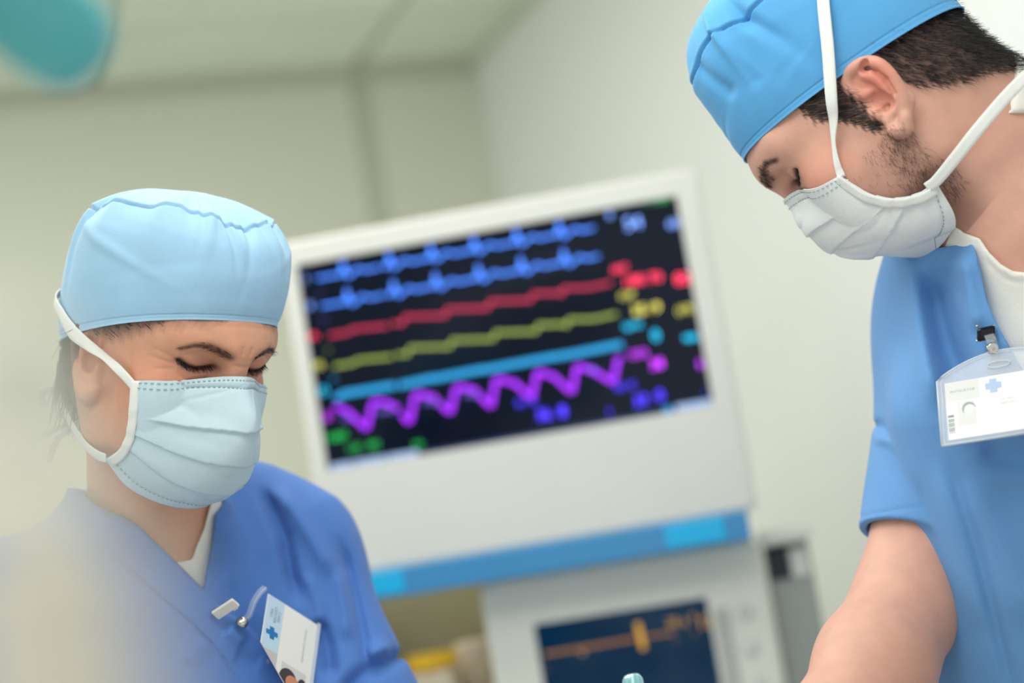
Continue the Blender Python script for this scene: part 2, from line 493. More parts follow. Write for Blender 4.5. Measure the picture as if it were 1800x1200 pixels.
MO = np.array([-0.0063, 2.2914, 1.5528])
ws = empty('patient_monitor', (MO[0], MO[1], 0), 'white workstation with a wide screen of coloured traces above a blue bar', 'medical monitor', rz=math.radians(-6))
Z0 = MO[2]
def frame(name, ox0, ox1, oz0, oz1, ix0, ix1, iz0, iz1, y0, y1, rec, material, parent, r=0.012):
    """Housing with a rectangular opening recessed by rec; front at y0."""
    bm = bmesh.new()
    def rr(x0, x1, z0, z1, r, y, n=6):
        out = []
        for (cx, cz, a0) in ((x1 - r, z1 - r, 0), (x0 + r, z1 - r, 90), (x0 + r, z0 + r, 180), (x1 - r, z0 + r, 270)):
            for k in range(n + 1):
                a = math.radians(a0 + 90 * k / n); out.append(bm.verts.new((cx + r * math.cos(a), y, cz + r * math.sin(a))))
        return out
    e = 0.006
    loops = [rr(ox0, ox1, oz0, oz1, r, y1), rr(ox0, ox1, oz0, oz1, r, y0 + e), rr(ox0 + e * .3, ox1 - e * .3, oz0 + e * .3, oz1 - e * .3, r, y0 + e * .3),
             rr(ox0 + e, ox1 - e, oz0 + e, oz1 - e, r, y0), rr(ix0, ix1, iz0, iz1, 0.002, y0), rr(ix0, ix1, iz0, iz1, 0.002, y0 + rec)]
    for A, B in zip(loops[:-1], loops[1:]):
        n = len(A)
        for k in range(n): bm.faces.new((A[k], A[(k + 1) % n], B[(k + 1) % n], B[k]))
    bm.faces.new(loops[0]); bm.faces.new(loops[-1])
    return bm_obj(name, bm, material, parent)

frame('monitor_housing', -0.294, 0.291, Z0 - 0.237, Z0 + 0.228, -0.271, 0.2575, Z0 - 0.0925, Z0 + 0.194, 0.0, 0.075, 0.004, m_white, ws)
scr = box('screen', (-0.271, 0.0035, Z0 - 0.0925), (0.2575, 0.006, Z0 + 0.194), m_screen, ws)
def on_screen(x, z, y=0.0030): return (x, y, Z0 + z)
def trace(name, pts, w, material, parent, y=0.0028):
    """A drawn line on a screen: thin flat strip."""
    pts = np.array(pts, float) / 1000.0; vs, fs = [], []
    for i in range(len(pts) - 1):
        a, b = pts[i], pts[i + 1]; t = (b - a) / (np.linalg.norm(b - a) + 1e-9); n = np.array([-t[1], t[0]]) * w / 2
        a = a - t * w * 0.3; b = b + t * w * 0.3; k = len(vs)
        for q in (a - n, b - n, b + n, a + n): vs.append((q[0], y - 0.00002 * (i % 2), Z0 + q[1]))
        fs.append((k, k + 1, k + 2, k + 3))
    return mesh_obj(name, vs, fs, material, parent)
def readout(name, s, x, z, size, material, parent, y=0.0027):
    v, f = text_mesh(s, size)
    vs = np.stack([v[:, 0] + x / 1000, np.full(len(v), y), v[:, 1] + Z0 + z / 1000], 1)
    return mesh_obj(name, vs, f, material, parent)

g_ecg = glow('ecg_blue', (66, 132, 255), 3.3); g_ecg2 = glow('ecg_blue_text', (120, 165, 255), 4.2)
g_red = glow('pressure_red', (255, 30, 100), 1.15); g_red2 = glow('red_text', (255, 50, 90), 5.5)
g_yel = glow('pressure_yellow', (185, 210, 85), 1.25); g_yel2 = glow('yellow_text', (235, 225, 95), 4.0)
g_cyan = glow('oxygen_cyan', (0, 165, 235), 1.9); g_cyan2 = glow('cyan_text', (0, 200, 250), 4.5)
g_pur = glow('gas_purple', (165, 20, 255), 2.5); g_pur2 = glow('magenta_text', (200, 50, 255), 5.5)
g_blu = glow('blue_text', (75, 50, 255), 6.0); g_grn = glow('green_text', (0, 185, 70), 3.2)
g_bar = glow('status_bar', (170, 200, 245), 1.5); g_dim = glow('dim_label', (95, 80, 200), 1.2)
g_sbar = glow('status_strip', (2, 60, 125), 1.0)
def ecg(base, peak):
    xs = [-246]; pts = [(-246, base)]
    for k, x0 in enumerate([-205, -142, -83, -24, 36, 95]):
        pass
    beats = [-207, -142, -83, -23, 36, 95, 131]
    out = []; cur = [(-245, base)]
    for i, x in enumerate(beats[:-1]):
        cur += [(x - 9, base), (x - 4, base - 1), (x, peak), (x + 4, base - 5), (x + 9, base - 3), (x + 20, base + 4), (x + 30, base - 1)]
        if i == 0:
            cur += [(-158, base)]; out.append(cur); cur = [(-151, base - 2)]
    cur += [(beats[-2] + 45, base)]
    out.append(cur); return out
def traces(name, runs, w, material):
    vs, fs = [], []
    for r in runs:
        o = trace(name, r, w, material, None); k = len(vs)
        vs += [v.co[:] for v in o.data.vertices]; fs += [tuple(i + k for i in p.vertices) for p in o.data.polygons]
        bpy.data.objects.remove(o)
    return mesh_obj(name, vs, fs, material, scr)
traces('heart_trace', ecg(171, 187), 0.0034, g_ecg)
traces('heart_trace', ecg(132, 148), 0.0034, g_ecg)
def steps(base, amp):
    seg1 = [(-240, base - 2), (-213, base - 2), (-207, base + amp * .2), (-160, base - amp * .5)]
    seg2 = [(-152, base - 1)]
    for x in (-138, -79, -19, 40, 82):
        seg2 += [(x, base - amp * .55), (x + 6, base + amp), (x + 16, base + amp * .6), (x + 40, base)]
    seg2 += [(150, base + amp * .2)]
    return [seg1, seg2]
traces('arterial_pressure_trace', steps(92, 5.5), 0.0046, g_red)
traces('venous_pressure_trace', steps(49, 5.5), 0.0046, g_yel)
traces('oxygen_trace', [[(-244, 4), (-234, 8), (-163, 7)], [(-154, 6), (-110, 8), (-106, 7), (-40, 8), (-36, 7), (40, 8), (80, 7.5), (150, 9)]], 0.0078, g_cyan)
pur = []
for x in (-211, -151, -95, -39, 17, 72, 129): pass
run1 = [(-247, -8), (-232, -17), (-212, -42), (-208, -42), (-196, -12), (-189, -10), (-178, -14), (-163, -24)]
run2 = [(-158, -34), (-152, -44), (-148, -43), (-137, -12), (-131, -10), (-118, -16), (-113, -17), (-95, -40), (-91, -40), (-80, -12), (-74, -10), (-60, -16), (-55, -18),
        (-39, -41), (-35, -41), (-25, -11), (-19, -9), (-2, -17), (1, -18), (17, -39), (21, -39), (32, -11), (36, -9), (54, -18), (72, -41), (76, -41), (86, -12), (91, -11), (108, -20), (129, -38), (133, -37), (142, -12), (146, -9)]
traces('gas_trace', [run1, run2], 0.0062, g_pur)
for q in ([(-240, -26), (-225, -27)], [(-190, -24), (-170, -26)], [(-125, -22), (-105, -26)], [(-68, -22), (-50, -25)]):
    traces('gas_label', [q], 0.006, g_dim)
for s, x, z, h, g in [('II', 165, 184, .014, g_ecg2), ('54', 194, 167, .024, g_ecg2), ('60', 247, 157, .016, g_ecg2),
                      ('ART', 166, 109, .012, g_red2), ('108', 180, 90, .017, g_red2), ('/', 197, 89, .016, g_red2), ('70', 211, 89, .017, g_red2), ('82', 246, 81, .020, g_red2),
                      ('CVP', 169, 72, .011, g_yel2), ('25', 182, 50, .018, g_yel2), ('/', 196, 49, .016, g_yel2), ('9', 206, 49, .019, g_yel2), ('(17)', 242, 40, .013, g_yel2),
                      ('SpO2', 170, 31, .011, g_cyan2), ('0', 198, 12, .020, g_cyan2), ('98%', 244, 1, .012, g_cyan2),
                      ('CO2', 171, -8, .012, g_pur2), ('38', 193, -26, .018, g_pur2), ('5', 250, -36, .014, g_pur2),
                      ('T1 °C', 12, -47, .0115, g_blu), ('36.', 34, -67, .019, g_blu), ('8', 58, -67, .020, g_blu), ('1', 120, -78, .012, g_blu),
                      ('T2 °C', 146, -48, .0115, g_blu), ('37.', 166, -71, .019, g_blu), ('0', 190, -68, .020, g_blu), ('-', 250, -73, .012, g_blu),
                      ('NIBP', -252, -49, .014, g_grn), ('120', -231, -68, .013, g_grn), ('/80', -204, -68, .013, g_grn), ('90', -143, -78, .012, g_grn),
                      ('12:40', 236, 190.5, .007, g_grn),
                      ('I', -262, 173, .014, g_ecg2), ('x1', -247, 186, .008, g_dim), ('II', -261, 135, .014, g_ecg2), ('x1', -244, 150, .008, g_dim),
                      ('P1', -262, 92, .012, g_red2), ('150', -246, 112, .007, g_dim), ('75', -246, 70, .007, g_yel), ('P2', -262, 52, .012, g_yel2), ('30', -244, 30, .008, g_cyan),
                      ('O', -261, 16, .015, g_cyan2), ('G', -261, -19, .013, g_pur2), ('8', 107, -18, .010, g_ecg)]:
    readout('screen_reading', s, x, z, h, g, scr)
for x0, x1, z0, z1, g in [(-268, -235, -92, -84.5, g_bar), (-233, -189, -92, -84.5, g_bar), (-187, -145, -92, -84.5, g_bar), (208, 256, -92, -83.5, g_bar), (192, 202, -92, -84.5, g_cyan),
                          (-143, 190, -92, -88, g_sbar), (212, 256, 189, 193.5, glow('status_green', (0, 120, 60), 0.8))]:
    mesh_obj('status_key', [on_screen(x0 / 1000, z0 / 1000), on_screen(x1 / 1000, z0 / 1000), on_screen(x1 / 1000, z1 / 1000), on_screen(x0 / 1000, z1 / 1000)], [(0, 1, 2, 3)], g, scr)

bar = box('handle_bar', (-0.300, -0.012, Z0 - 0.2745), (0.276, 0.10, Z0 - 0.2355), m_blue, ws, bevel=0.003)
for x0, x1 in ((0.166, 0.244), (-0.268, -0.188)):
    box('touch_pad', (x0, -0.014, Z0 - 0.269), (x1, -0.010, Z0 - 0.239), m_cyan, bar, bevel=0.0015)
# lower ventilator unit under the bar
frame('ventilator_housing', -0.103, 0.286, Z0 - 0.62, Z0 - 0.276, -0.036, 0.203, Z0 - 0.51, Z0 - 0.344, 0.075, 0.32, 0.004, m_white2, ws, r=0.02)
sc2 = box('ventilator_screen', (-0.036, 0.0785, Z0 - 0.51), (0.203, 0.081, Z0 - 0.344), m_screen2, ws)
g_or = glow('amber_trace', (205, 140, 60), 0.85); g_am = glow('amber_text', (240, 180, 50), 1.3)
Y2 = 0.0780
o = trace('amber_trace_line', [(-28, -386), (45, -385), (98, -384)], 0.0045, g_or, sc2, y=Y2)
o = trace('amber_trace_line', [(112, -384), (150, -384)], 0.0035, g_or, sc2, y=Y2)
o = trace('amber_marker', [(105, -366), (107, -398)], 0.0075, g_am, sc2, y=Y2)
for s, x, z, h in [('20', 152, -371, .016), ('0', 168, -374, .014), ('7', 180, -368, .013), ('12', 196, -377, .024), ('o', 24, -391, .014), ('3', 152, -392, .010), ('5', 180, -390, .010), ('o', -29, -405, .011)]:
    readout('ventilator_reading', s, x, z, h, g_am if h > .012 else g_or, sc2, y=Y2)
kp = box('key_strip', (0.209, 0.072, Z0 - 0.56), (0.229, 0.077, Z0 - 0.362), m_key, ws, bevel=0.002)
for i in range(6):
    box('soft_key', (0.212, 0.0705, Z0 - 0.394 - i * 0.028), (0.226, 0.073, Z0 - 0.372 - i * 0.028), m_key, kp, bevel=0.001, seg=1)
for z in (-0.372, -0.420, -0.468, -0.53):
    lathe('round_button', [(0.0, 0.0), (0.010, 0.0), (0.0105, 0.002), (0.009, 0.0045), (0.0, 0.005)][1:], m_white, ws, n=20, axis=(0, -1, 0), origin=(0.251, 0.075, Z0 + z))
# rail column with a socket, at the right
box('side_column', (0.2915, 0.10, Z0 - 1.3), (0.352, 0.24, Z0 - 0.290), m_gray, ws, bevel=0.006)
box('column_cap', (0.286, 0.07, Z0 - 0.290), (0.356, 0.25, Z0 - 0.272), m_white, ws, bevel=0.006)
box('dark_slot', (0.2935, 0.095, Z0 - 0.337), (0.3215, 0.102, Z0 - 0.293), m_black, ws, bevel=0.002)
box('white_socket', (0.3235, 0.095, Z0 - 0.337), (0.3475, 0.102, Z0 - 0.298), m_white, ws, bevel=0.002)
# recess at the left with its back wall, and the cart below
box('recess_back', (-0.292, 0.26, Z0 - 0.62), (-0.104, 0.28, Z0 - 0.2755), m_olive, ws, bevel=0.002)
box('recess_side', (-0.305, 0.03, Z0 - 0.62), (-0.2925, 0.28, Z0 - 0.2755), m_white2, ws, bevel=0.002)
cart = box('cart_body', (-0.305, 0.02, 0.14), (0.29, 0.42, Z0 - 0.6205), m_white2, ws, bevel=0.008)
for i in range(3):
    dr = box('drawer', (-0.28, 0.008, 0.20 + i * 0.23), (0.265, 0.0215, 0.41 + i * 0.23), m_white, ws, bevel=0.003)
    box('drawer_handle', (-0.10, -0.008, 0.33 + i * 0.23), (0.09, 0.0085, 0.345 + i * 0.23), m_blue, dr, bevel=0.003)
box('cart_base', (-0.33, -0.04, 0.105), (0.32, 0.46, 0.1395), m_gray, ws, bevel=0.01)
for x in (-0.27, 0.26):
    for y in (0.0, 0.42):
        lathe('caster', [(0.03, -0.014), (0.05, -0.012), (0.052, 0), (0.05, 0.012), (0.03, 0.014)], m_rubber, ws, n=24, axis=(1, 0, 0), origin=(x, y, 0.0525))
# vaporisers standing in the recess
def vaporiser(x, y, dial, hb, r, h, label):
    z = Z0 - 0.62; a = math.radians(-6)
    wx, wy = MO[0] + x * math.cos(a) - y * math.sin(a), MO[1] + x * math.sin(a) + y * math.cos(a)
    v = empty('vaporiser', (wx, wy, z + 0.0005), label, 'vaporizer', rz=a)
    box('body', (-0.030, -0.03, 0.0), (0.030, 0.05, hb), m_beige, v, bevel=0.008)
    lathe('dial', [(r - .006, 0.0005), (r, 0.003), (r, h - .004), (r - .004, h), (0.012, h + .001)], dial, v, n=36, origin=(0, 0, hb))
    box('filler_port', (-0.012, -0.038, 0.03), (0.012, -0.029, 0.06), m_black, v, bevel=0.002)
    return v
vaporiser(-0.189, 0.10, m_yellow, 0.237, 0.037, 0.021, 'beige vaporizer with a yellow dial under the blue bar')
vaporiser(-0.139, 0.185, m_beige, 0.196, 0.031, 0.064, 'plain beige vaporizer with a beige dial beside the ventilator housing')

# ------------------------------------------------------------------ things close to the camera
m_teal = mat('teal_handle_plastic', lin(84, 182, 188), 0.35, coat=0.3)
m_lampw = mat('white_lamp_enamel', lin(225, 228, 222), 0.4)
ld = np.array([0.62, 0.35, -0.70]); ld /= np.linalg.norm(ld)
lc = P(112, 66, 0.80) - 0.012 * ld
lampo = empty('surgical_lamp', (lc - ld * 0.2), 'surgical lamp with a teal grip, hanging at the top corner', 'lamp')
hd = lathe('lamp_grip', [(0.006, 0.0335), (0.016, 0.030), (0.0235, 0.021), (0.0265, 0.006), (0.026, -0.03), (0.022, -0.08), (0.02, -0.10)], m_teal, None, n=40, axis=ld, origin=lc)
fg = lathe('grip_guard', [(0.022, -0.030), (0.062, -0.038), (0.072, -0.048), (0.066, -0.058), (0.02, -0.068)], m_lampw, None, n=40, axis=ld, origin=lc)
dm = lathe('lamp_head', [(0.03, -0.12), (0.24, -0.14), (0.26, -0.16), (0.24, -0.19), (0.14, -0.23), (0.05, -0.25)], m_lampw, None, n=48, axis=ld, origin=lc)
top = lc - ld * 0.24
arm = tube('lamp_arm', [top, top + (0, 0, 0.10), top + (0, 0, 0.3), (top[0], top[1], CEIL - 0.02)], 0.02, m_lampw)
mnt = lathe('ceiling_mount', [(0.09, 0), (0.09, 0.02), (0.05, 0.05), (0.03, 0.05)], m_lampw, None, axis=(0, 0, -1), origin=(top[0], top[1], CEIL))
for o in (hd, fg, dm, arm, mnt): adopt(o, lampo)

m_cream = mat('cream_equipment_plastic', lin(238, 234, 220), 0.5)
m_peach = mat('pale_peach_plastic', lin(230, 220, 204), 0.5)
sc_ = P(-20, 715, 0.36)
st = empty('equipment_stand', (sc_[0], sc_[1], 0), 'blurred cream equipment stand close in front of the woman', 'stand')
bm = bmesh.new(); add_box(bm, (sc_[0] - 0.030, sc_[1] - 0.017, sc_[2] - 0.0185), (sc_[0] + 0.0170, sc_[1] + 0.017, sc_[2] + 0.0178), 0.010, 5)
hb = bm_obj('stand_head', bm, m_cream, None, smooth=True)
pc = P(75, 1040, 0.27); pc_top = P(75, 905, 0.27)[2]; pc[2] = 0
col = lathe('stand_column', [(0.0165, 0.05), (0.0165, pc_top - .004), (0.012, pc_top)], m_peach, None, n=28, origin=pc)
br = tube('stand_bracket', [(pc[0], pc[1], pc_top - .003), (pc[0] - .004, pc[1] + .03, pc_top + .004), (sc_[0], sc_[1] - .02, sc_[2] - .012), (sc_[0], sc_[1], sc_[2] - .010)], .006, m_cream)
bs = lathe('stand_base', [(0.20, 0.0), (0.20, 0.02), (0.17, 0.035), (0.03, 0.05)], m_gray, None, n=40, origin=pc)
for o in (hb, col, br, bs): adopt(o, st)

# ------------------------------------------------------------------ the two people
m_skin_w = mat('skin_woman', lin(205, 150, 122), 0.5, attr='tint', noise=0.05, nscale=55, bump=0.25, bscale=500, sss=0.12, spec=0.35)
m_skin_m = mat('skin_man', lin(215, 155, 130), 0.5, attr='tint', noise=0.05, nscale=60, bump=0.25, bscale=600, sss=0.12, spec=0.35)
m_cap_w = mat('pale_blue_cap_cloth', lin(160, 201, 231), 0.85, noise=0.03, nscale=30, bump=0.25, bscale=900, sheen=0.15, crease=1.5)
m_cap_m = mat('bright_blue_cap_cloth', lin(86, 162, 216), 0.85, noise=0.03, nscale=30, bump=0.25, bscale=900, sheen=0.1, crease=1.5)
m_scrub_w = mat('blue_scrub_cloth_woman', lin(72, 118, 190), 0.85, noise=0.03, nscale=25, bump=0.25, bscale=900, sheen=0.1, crease=1.0)
m_scrub_m = mat('blue_scrub_cloth_man', lin(100, 152, 208), 0.85, noise=0.03, nscale=25, bump=0.25, bscale=900, sheen=0.1, crease=1.0)
m_shirt = mat('white_cotton', lin(236, 234, 226), 0.9, bump=0.3, bscale=900)
m_mask_w = mat('pale_blue_mask_fleece', lin(196, 218, 228), 0.75, noise=0.02, nscale=60, bump=0.3, bscale=700, crease=3.0)
m_mask_m = mat('white_mask_fleece', lin(226, 229, 230), 0.75, noise=0.02, nscale=60, bump=0.3, bscale=700, crease=3.0)
m_tie = mat('white_mask_tie', lin(238, 238, 234), 0.8, bump=0.5, bscale=1200)
m_stitch = mat('gray_green_stitch', lin(140, 168, 168), 0.8)
m_hair_m = mat('dark_brown_hair', lin(44, 40, 41), 0.45, noise=0.35, nscale=120)
m_hair_w = mat('dark_hair_woman', lin(64, 54, 50), 0.5, noise=0.3, nscale=120)
m_brow = mat('dark_brow_hair', lin(70, 48, 44), 0.6)
m_lash = mat('black_lash', lin(28, 20, 24), 0.5)
m_eye = mat('dark_eye', lin(60, 40, 34), 0.1)
m_shoe = mat('white_clog_rubber', lin(220, 222, 222), 0.5)

def rot_head(yaw, pitch, roll):
    cy, sy, cp, sp, cr, sr = math.cos(yaw), math.sin(yaw), math.cos(pitch), math.sin(pitch), math.cos(roll), math.sin(roll)
    Rz = np.array([[cy, -sy, 0], [sy, cy, 0], [0, 0, 1]]); Rx = np.array([[1, 0, 0], [0, cp, sp], [0, -sp, cp]])
    Ry = np.array([[cr, 0, sr], [0, 1, 0], [-sr, 0, cr]]); return Rz @ Rx @ Ry
RW, OW = rot_head(3.951, 0.471, -0.0952), P(285.6, 646.5, 1.55)      # woman's head: x right, y forward, z up
RM, OM = rot_head(1.245, 0.6555, -0.0678), P(1555, 210.3, 1.50)      # man's head

EAR = dict(rim=[(.0035, .026), (.000, .034), (-.009, .038), (-.020, .034), (-.027, .025), (-.0275, .012), (-.0235, -.002), (-.0165, -.014), (-.008, -.024), (-.001, -.029), (.005, -.027), (.0065, -.019)],
           crus=[(.0035, .026), (.001, .019), (-.006, .013)],
           anti=[(-.013, .027), (-.0175, .016), (-.016, .003), (-.010, -.008), (-.003, -.013), (.003, -.013)])

def head_ops(S, R, O, woman):
    L = lambda p: O + R @ np.asarray(p, float)
    E = lambda c, r, k=0.02, op='+', A=None: S.ell(L(c), r, R if A is None else R @ A, k, op)
    C = lambda a, b, ra, rb=None, k=0.02, op='+': S.cone(L(a), L(b), ra, rb, k, op)
    w = 0.94 if woman else 1.0; dz = .0075 if woman else 0
    E((0, -.010, .050), (.0735, .0985, .083))                       # cranium
    E((0, .030, .005), (.0620 * w, .064, .078), .03)                # face block
    E((0, .050, .056), (.058 * w, .0525 if woman else .054, .040), .03)       # forehead
    E((0, .045, -.045), (.052 * w, .050, .052), .03)                # muzzle
    E((0, .066 - (0 if woman else .010), -.078 + (0 if woman else .016)), (.019, .018, .017), .03)                    # chin
    for s in (-1, 1):
        C((s * .047 * w, .004, -.055), (s * .013, .064 if woman else .054, -.080 if woman else -.066), .015, .014, .03)   # jaw
        C((s * .055 * w, .000, .000), (s * .048 * w, .003, -.056), .014, .015, .02)
        E((s * .044 * w, .061, -.001), (.018, .020, .016), .025)    # cheekbone
        E((s * .036, .058, -.035), (.020, .025, .028), .03)         # cheek
        C((s * .010, .094, .044), (s * .047 * w, .072, .049), .0105, .009, .022)   # brow ridge
        E((s * .032, .106, .024 + dz * .7), (.021, .017, .0125), .014, '-')   # eye socket
        e = (s * .032, .0735, .0255 + dz)
        E(e, (.0158, .0150, .0142), .006)                           # lid ball
        C((s * .012, .092, -.012), (s * .013, .099, -.016), .0075, .007, .010)     # nostril wing
    nl = 0 if woman else .006
    C((0, .093, .036), (0, .1095 - nl, -.006), .0085, .0110, .014)        # nose
    E((0, .111 - nl, -.009), (.0115, .0105, .010), .010)
    C((-.014, .091, -.043), (.014, .091, -.043), .0055, .0055, .010)  # lips
    C((-.012, .089, -.052), (.012, .089, -.052), .0065, .0065, .010)
    C((-.022, .098, -.0475), (.022, .098, -.0475), .0016, .0016, .003, '-')
    # ears
    for s in (-1, 1):
        ex, fl = (.0665, .22) if woman else (.0715, .45)
        X = lambda yz, out=0.0: L((s * (ex + out + max(0, -yz[0]) * fl + (.003 if yz[1] < -.02 else 0)), yz[0], yz[1]))
        A = np.array([[0.42 * s, 0.9 * s, .1], [-.85, .42, .36], [.32, -.05, .93]])
        q, _ = np.linalg.qr(np.stack([A[:, 2], A[:, 0], A[:, 1]], 1)); A = q[:, [1, 2, 0]]
        S.ell(X((-.011, .008), .0005), (.0150, .0035, .030), R @ A, .006)
        rim = spline(EAR['rim'], 26)
        S.chain([X(p, .0035) for p in rim], [.0032 + .0010 * math.sin(i / 25 * 3.1) for i in range(26)], .004)
        S.chain([X(p, .0035) for p in spline(EAR['crus'], 6)], .0026, .004)
        S.chain([X(p, .0042) for p in spline(EAR['anti'], 12)], .0028, .005)
        S.ell(X((.0005, -.0265), .002), (.0065, .0045, .0085), R @ A, .006)
        S.ell(X((-.0065, .000), .006), (.0080, .0075, .0105), R @ A, .004, '-')     # concha
        S.ell(X((-.019, .030), .0065), (.0060, .0040, .0040), R @ A, .003, '-')
        S.chain([X(p, .0070) for p in [(-.021, .020), (-.0215, .009), (-.0175, -.004)]], .0016, .003, '-')
        C((s * .0735, -.0045, -.0045), (s * .070, -.012, -.006), .0036, .003, .003, '-')
        S.ell(X((.0045, -.002), .003), (.0042, .0042, .0065), R @ A, .005)          # tragus

def face_relief(R, O, woman):
    """Eye slits, lid creases and wrinkles as shallow relief."""
    def fn(Q, d):
        near = np.abs(d) < 0.03
        q = (Q - O) @ R; m = near & (q[:, 1] > .03) & (np.abs(q[:, 0]) < .08) & (q[:, 2] > -.03) & (q[:, 2] < .09)
        if not m.any(): return d
        x, z, y = q[m, 0], q[m, 2], q[m, 1]; ax = np.abs(x); dd = d[m].copy(); z = z - (.0075 if woman else 0)
        slit = [(.0180, .0205), (.024, .0182), (.032, .0170), (.040, .0185), (.0470, .0220)]
        dd += fold(ax, z, slit, .0026, .0015, False)                      # closed, downcast lid line
        dd += fold(ax, z, [(.017, .0280), (.026, .0325), (.036, .0330), (.048, .0275)], .0012, .0016)   # lid crease
        dd -= fold(ax, z, [(.020, .0150), (.032, .0115), (.044, .0150)], .0009, .0030)                  # lower lid
        if woman:
            z = z + .0005; dd += fold(ax, z, [(.017, .013), (.027, .0065), (.038, .0060), (.049, .0130)], .0010, .0016)   # bag under the eye
            dd += fold(ax, z, [(.019, .006), (.029, .0005), (.040, .0005), (.050, .008)], .0006, .0016)
            for a, b in (((.047, .022), (.062, .028)), ((.047, .019), (.063, .019)), ((.047, .015), (.061, .009))):
                dd += fold(ax, z, [a, b], .0006, .0012)
            for zz in (.058, .066): dd += fold(x, z, [(-.04, zz), (0, zz + .003), (.04, zz)], .0004, .0016)
            dd += fold(ax, z, [(.004, .036), (.005, .046)], .0008, .0014)
            dd += fold(x, z, [(-.010, .027), (.010, .027)], .0007, .0014)
        else:
            dd += fold(ax, z, [(.019, .006), (.030, -.001), (.040, .001)], .0007, .002)
        d[m] = dd
        return d
    return fn

def hand(S, wrist, fdir, pnorm, side, curl, sc=1.0):
    """A five-fingered hand: fdir along the fingers, pnorm out of the palm, side towards the thumb."""
    f = np.asarray(fdir, float); f /= np.linalg.norm(f); n = np.asarray(pnorm, float); n -= f * (n @ f); n /= np.linalg.norm(n)
    s = np.cross(f, n); s = s if s @ np.asarray(side) > 0 else -s
    w = np.asarray(wrist, float)
    S.ell(w + f * .050 * sc, (.042 * sc, .014, .050 * sc), np.stack([s, n, f], 1), .012)
    S.cone(w, w + f * .03, .026, .022, .02)
    for i, (o, l, r) in enumerate([(.030, .078, .0092), (.010, .088, .0095), (-.011, .082, .0090), (-.030, .064, .0080)]):
        p = w + f * .088 * sc + s * o * sc - n * .002; a = 0.0; pts = [w + f * .05 + s * o * .8, p]
        for k, fr in enumerate((.45, .30, .25)):
            a += curl * (0.7, 1.0, 0.8)[k]
            pts.append(pts[-1] + (f * math.cos(a) + n * math.sin(a) + s * o * .6) * l * fr * sc)
        S.chain(pts, [r, r, r * .95, r * .9, r * .8], .004)
    t0 = w + f * .02 * sc + s * .028 * sc
    t1 = t0 + (f * .55 + s * .6 + n * .45) * .042 * sc; t2 = t1 + (f * .7 + s * .15 + n * .6) * .034 * sc; t3 = t2 + (f * .7 - s * .1 + n * .6) * .026 * sc
    S.chain([w + f * .015, t0, t1, t2, t3], [.016, .015, .0115, .0105, .0085], .008)

def skin_tint(Q, R, O, woman, nrm=None):
    q = (Q - O) @ R; x, y, z = q.T; ax = np.abs(x)
    base = np.array(lin(214, 156, 128)[:3]) if woman else np.array(lin(216, 165, 145)[:3])
    c = np.tile(base, (len(Q), 1))
    def mixin(w, col): 
        nonlocal c
        col = np.array(lin(*col)[:3]); w = np.clip(w, 0, 1)[:, None]; c = c * (1 - w) + col * w
    hd = (z > -.12) & (z < .16) & (y > -.13) & (y < .14)
    g = lambda d, w: np.exp(-(d / w) ** 2)
    front = hd & (y > .04)
    mixin(.55 * g(np.hypot(ax - .045, z + .004), .022) * front, (222, 128, 104))      # flushed cheek
    mixin(.45 * g(np.hypot(x, z + .004), .016) * front, (212, 118, 98))
    ear = hd & (y < .012) & (y > -.045) & (ax > .0715) & (z > -.036) & (z < .046)
    mixin(.55 * ear * g(np.hypot(y + .015, z - .014), .020), (214, 96, 80))
    dz = .0075 if woman else 0
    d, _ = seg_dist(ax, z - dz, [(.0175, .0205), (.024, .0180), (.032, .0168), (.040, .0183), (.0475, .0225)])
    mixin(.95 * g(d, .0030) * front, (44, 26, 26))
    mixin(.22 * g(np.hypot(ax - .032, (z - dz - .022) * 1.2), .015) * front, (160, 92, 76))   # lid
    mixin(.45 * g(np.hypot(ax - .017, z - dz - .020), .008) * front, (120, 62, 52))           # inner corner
    if woman:
        d, _ = seg_dist(ax, z, [(.013, .0405), (.022, .0445), (.032, .0475), (.042, .0465), (.050, .041)])
        mixin(.85 * g(d, .0034 - .0012 * (ax > .036)) * front, (92, 58, 48))
    else:
        d, _ = seg_dist(ax, z, [(.010, .0375), (.018, .040), (.030, .0455), (.044, .0465), (.051, .041)])
        mixin(.80 * g(d, .0050 - .0024 * (ax > .034)) * front, (50, 34, 32))
    mixin(.6 * g(np.hypot(x * .5, z + .0475), .009) * (y > .06) * hd, (176, 88, 82))
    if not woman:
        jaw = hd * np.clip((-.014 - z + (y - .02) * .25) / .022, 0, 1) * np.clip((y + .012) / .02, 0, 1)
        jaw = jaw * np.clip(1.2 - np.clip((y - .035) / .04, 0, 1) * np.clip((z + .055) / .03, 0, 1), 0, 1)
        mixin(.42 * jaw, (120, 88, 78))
        scalp = hair_zone(q) * 1.0
        mixin(.80 * scalp, (70, 54, 50))
    else:
        mixin(.85 * hair_zone_w(q), (80, 62, 56))
    return c

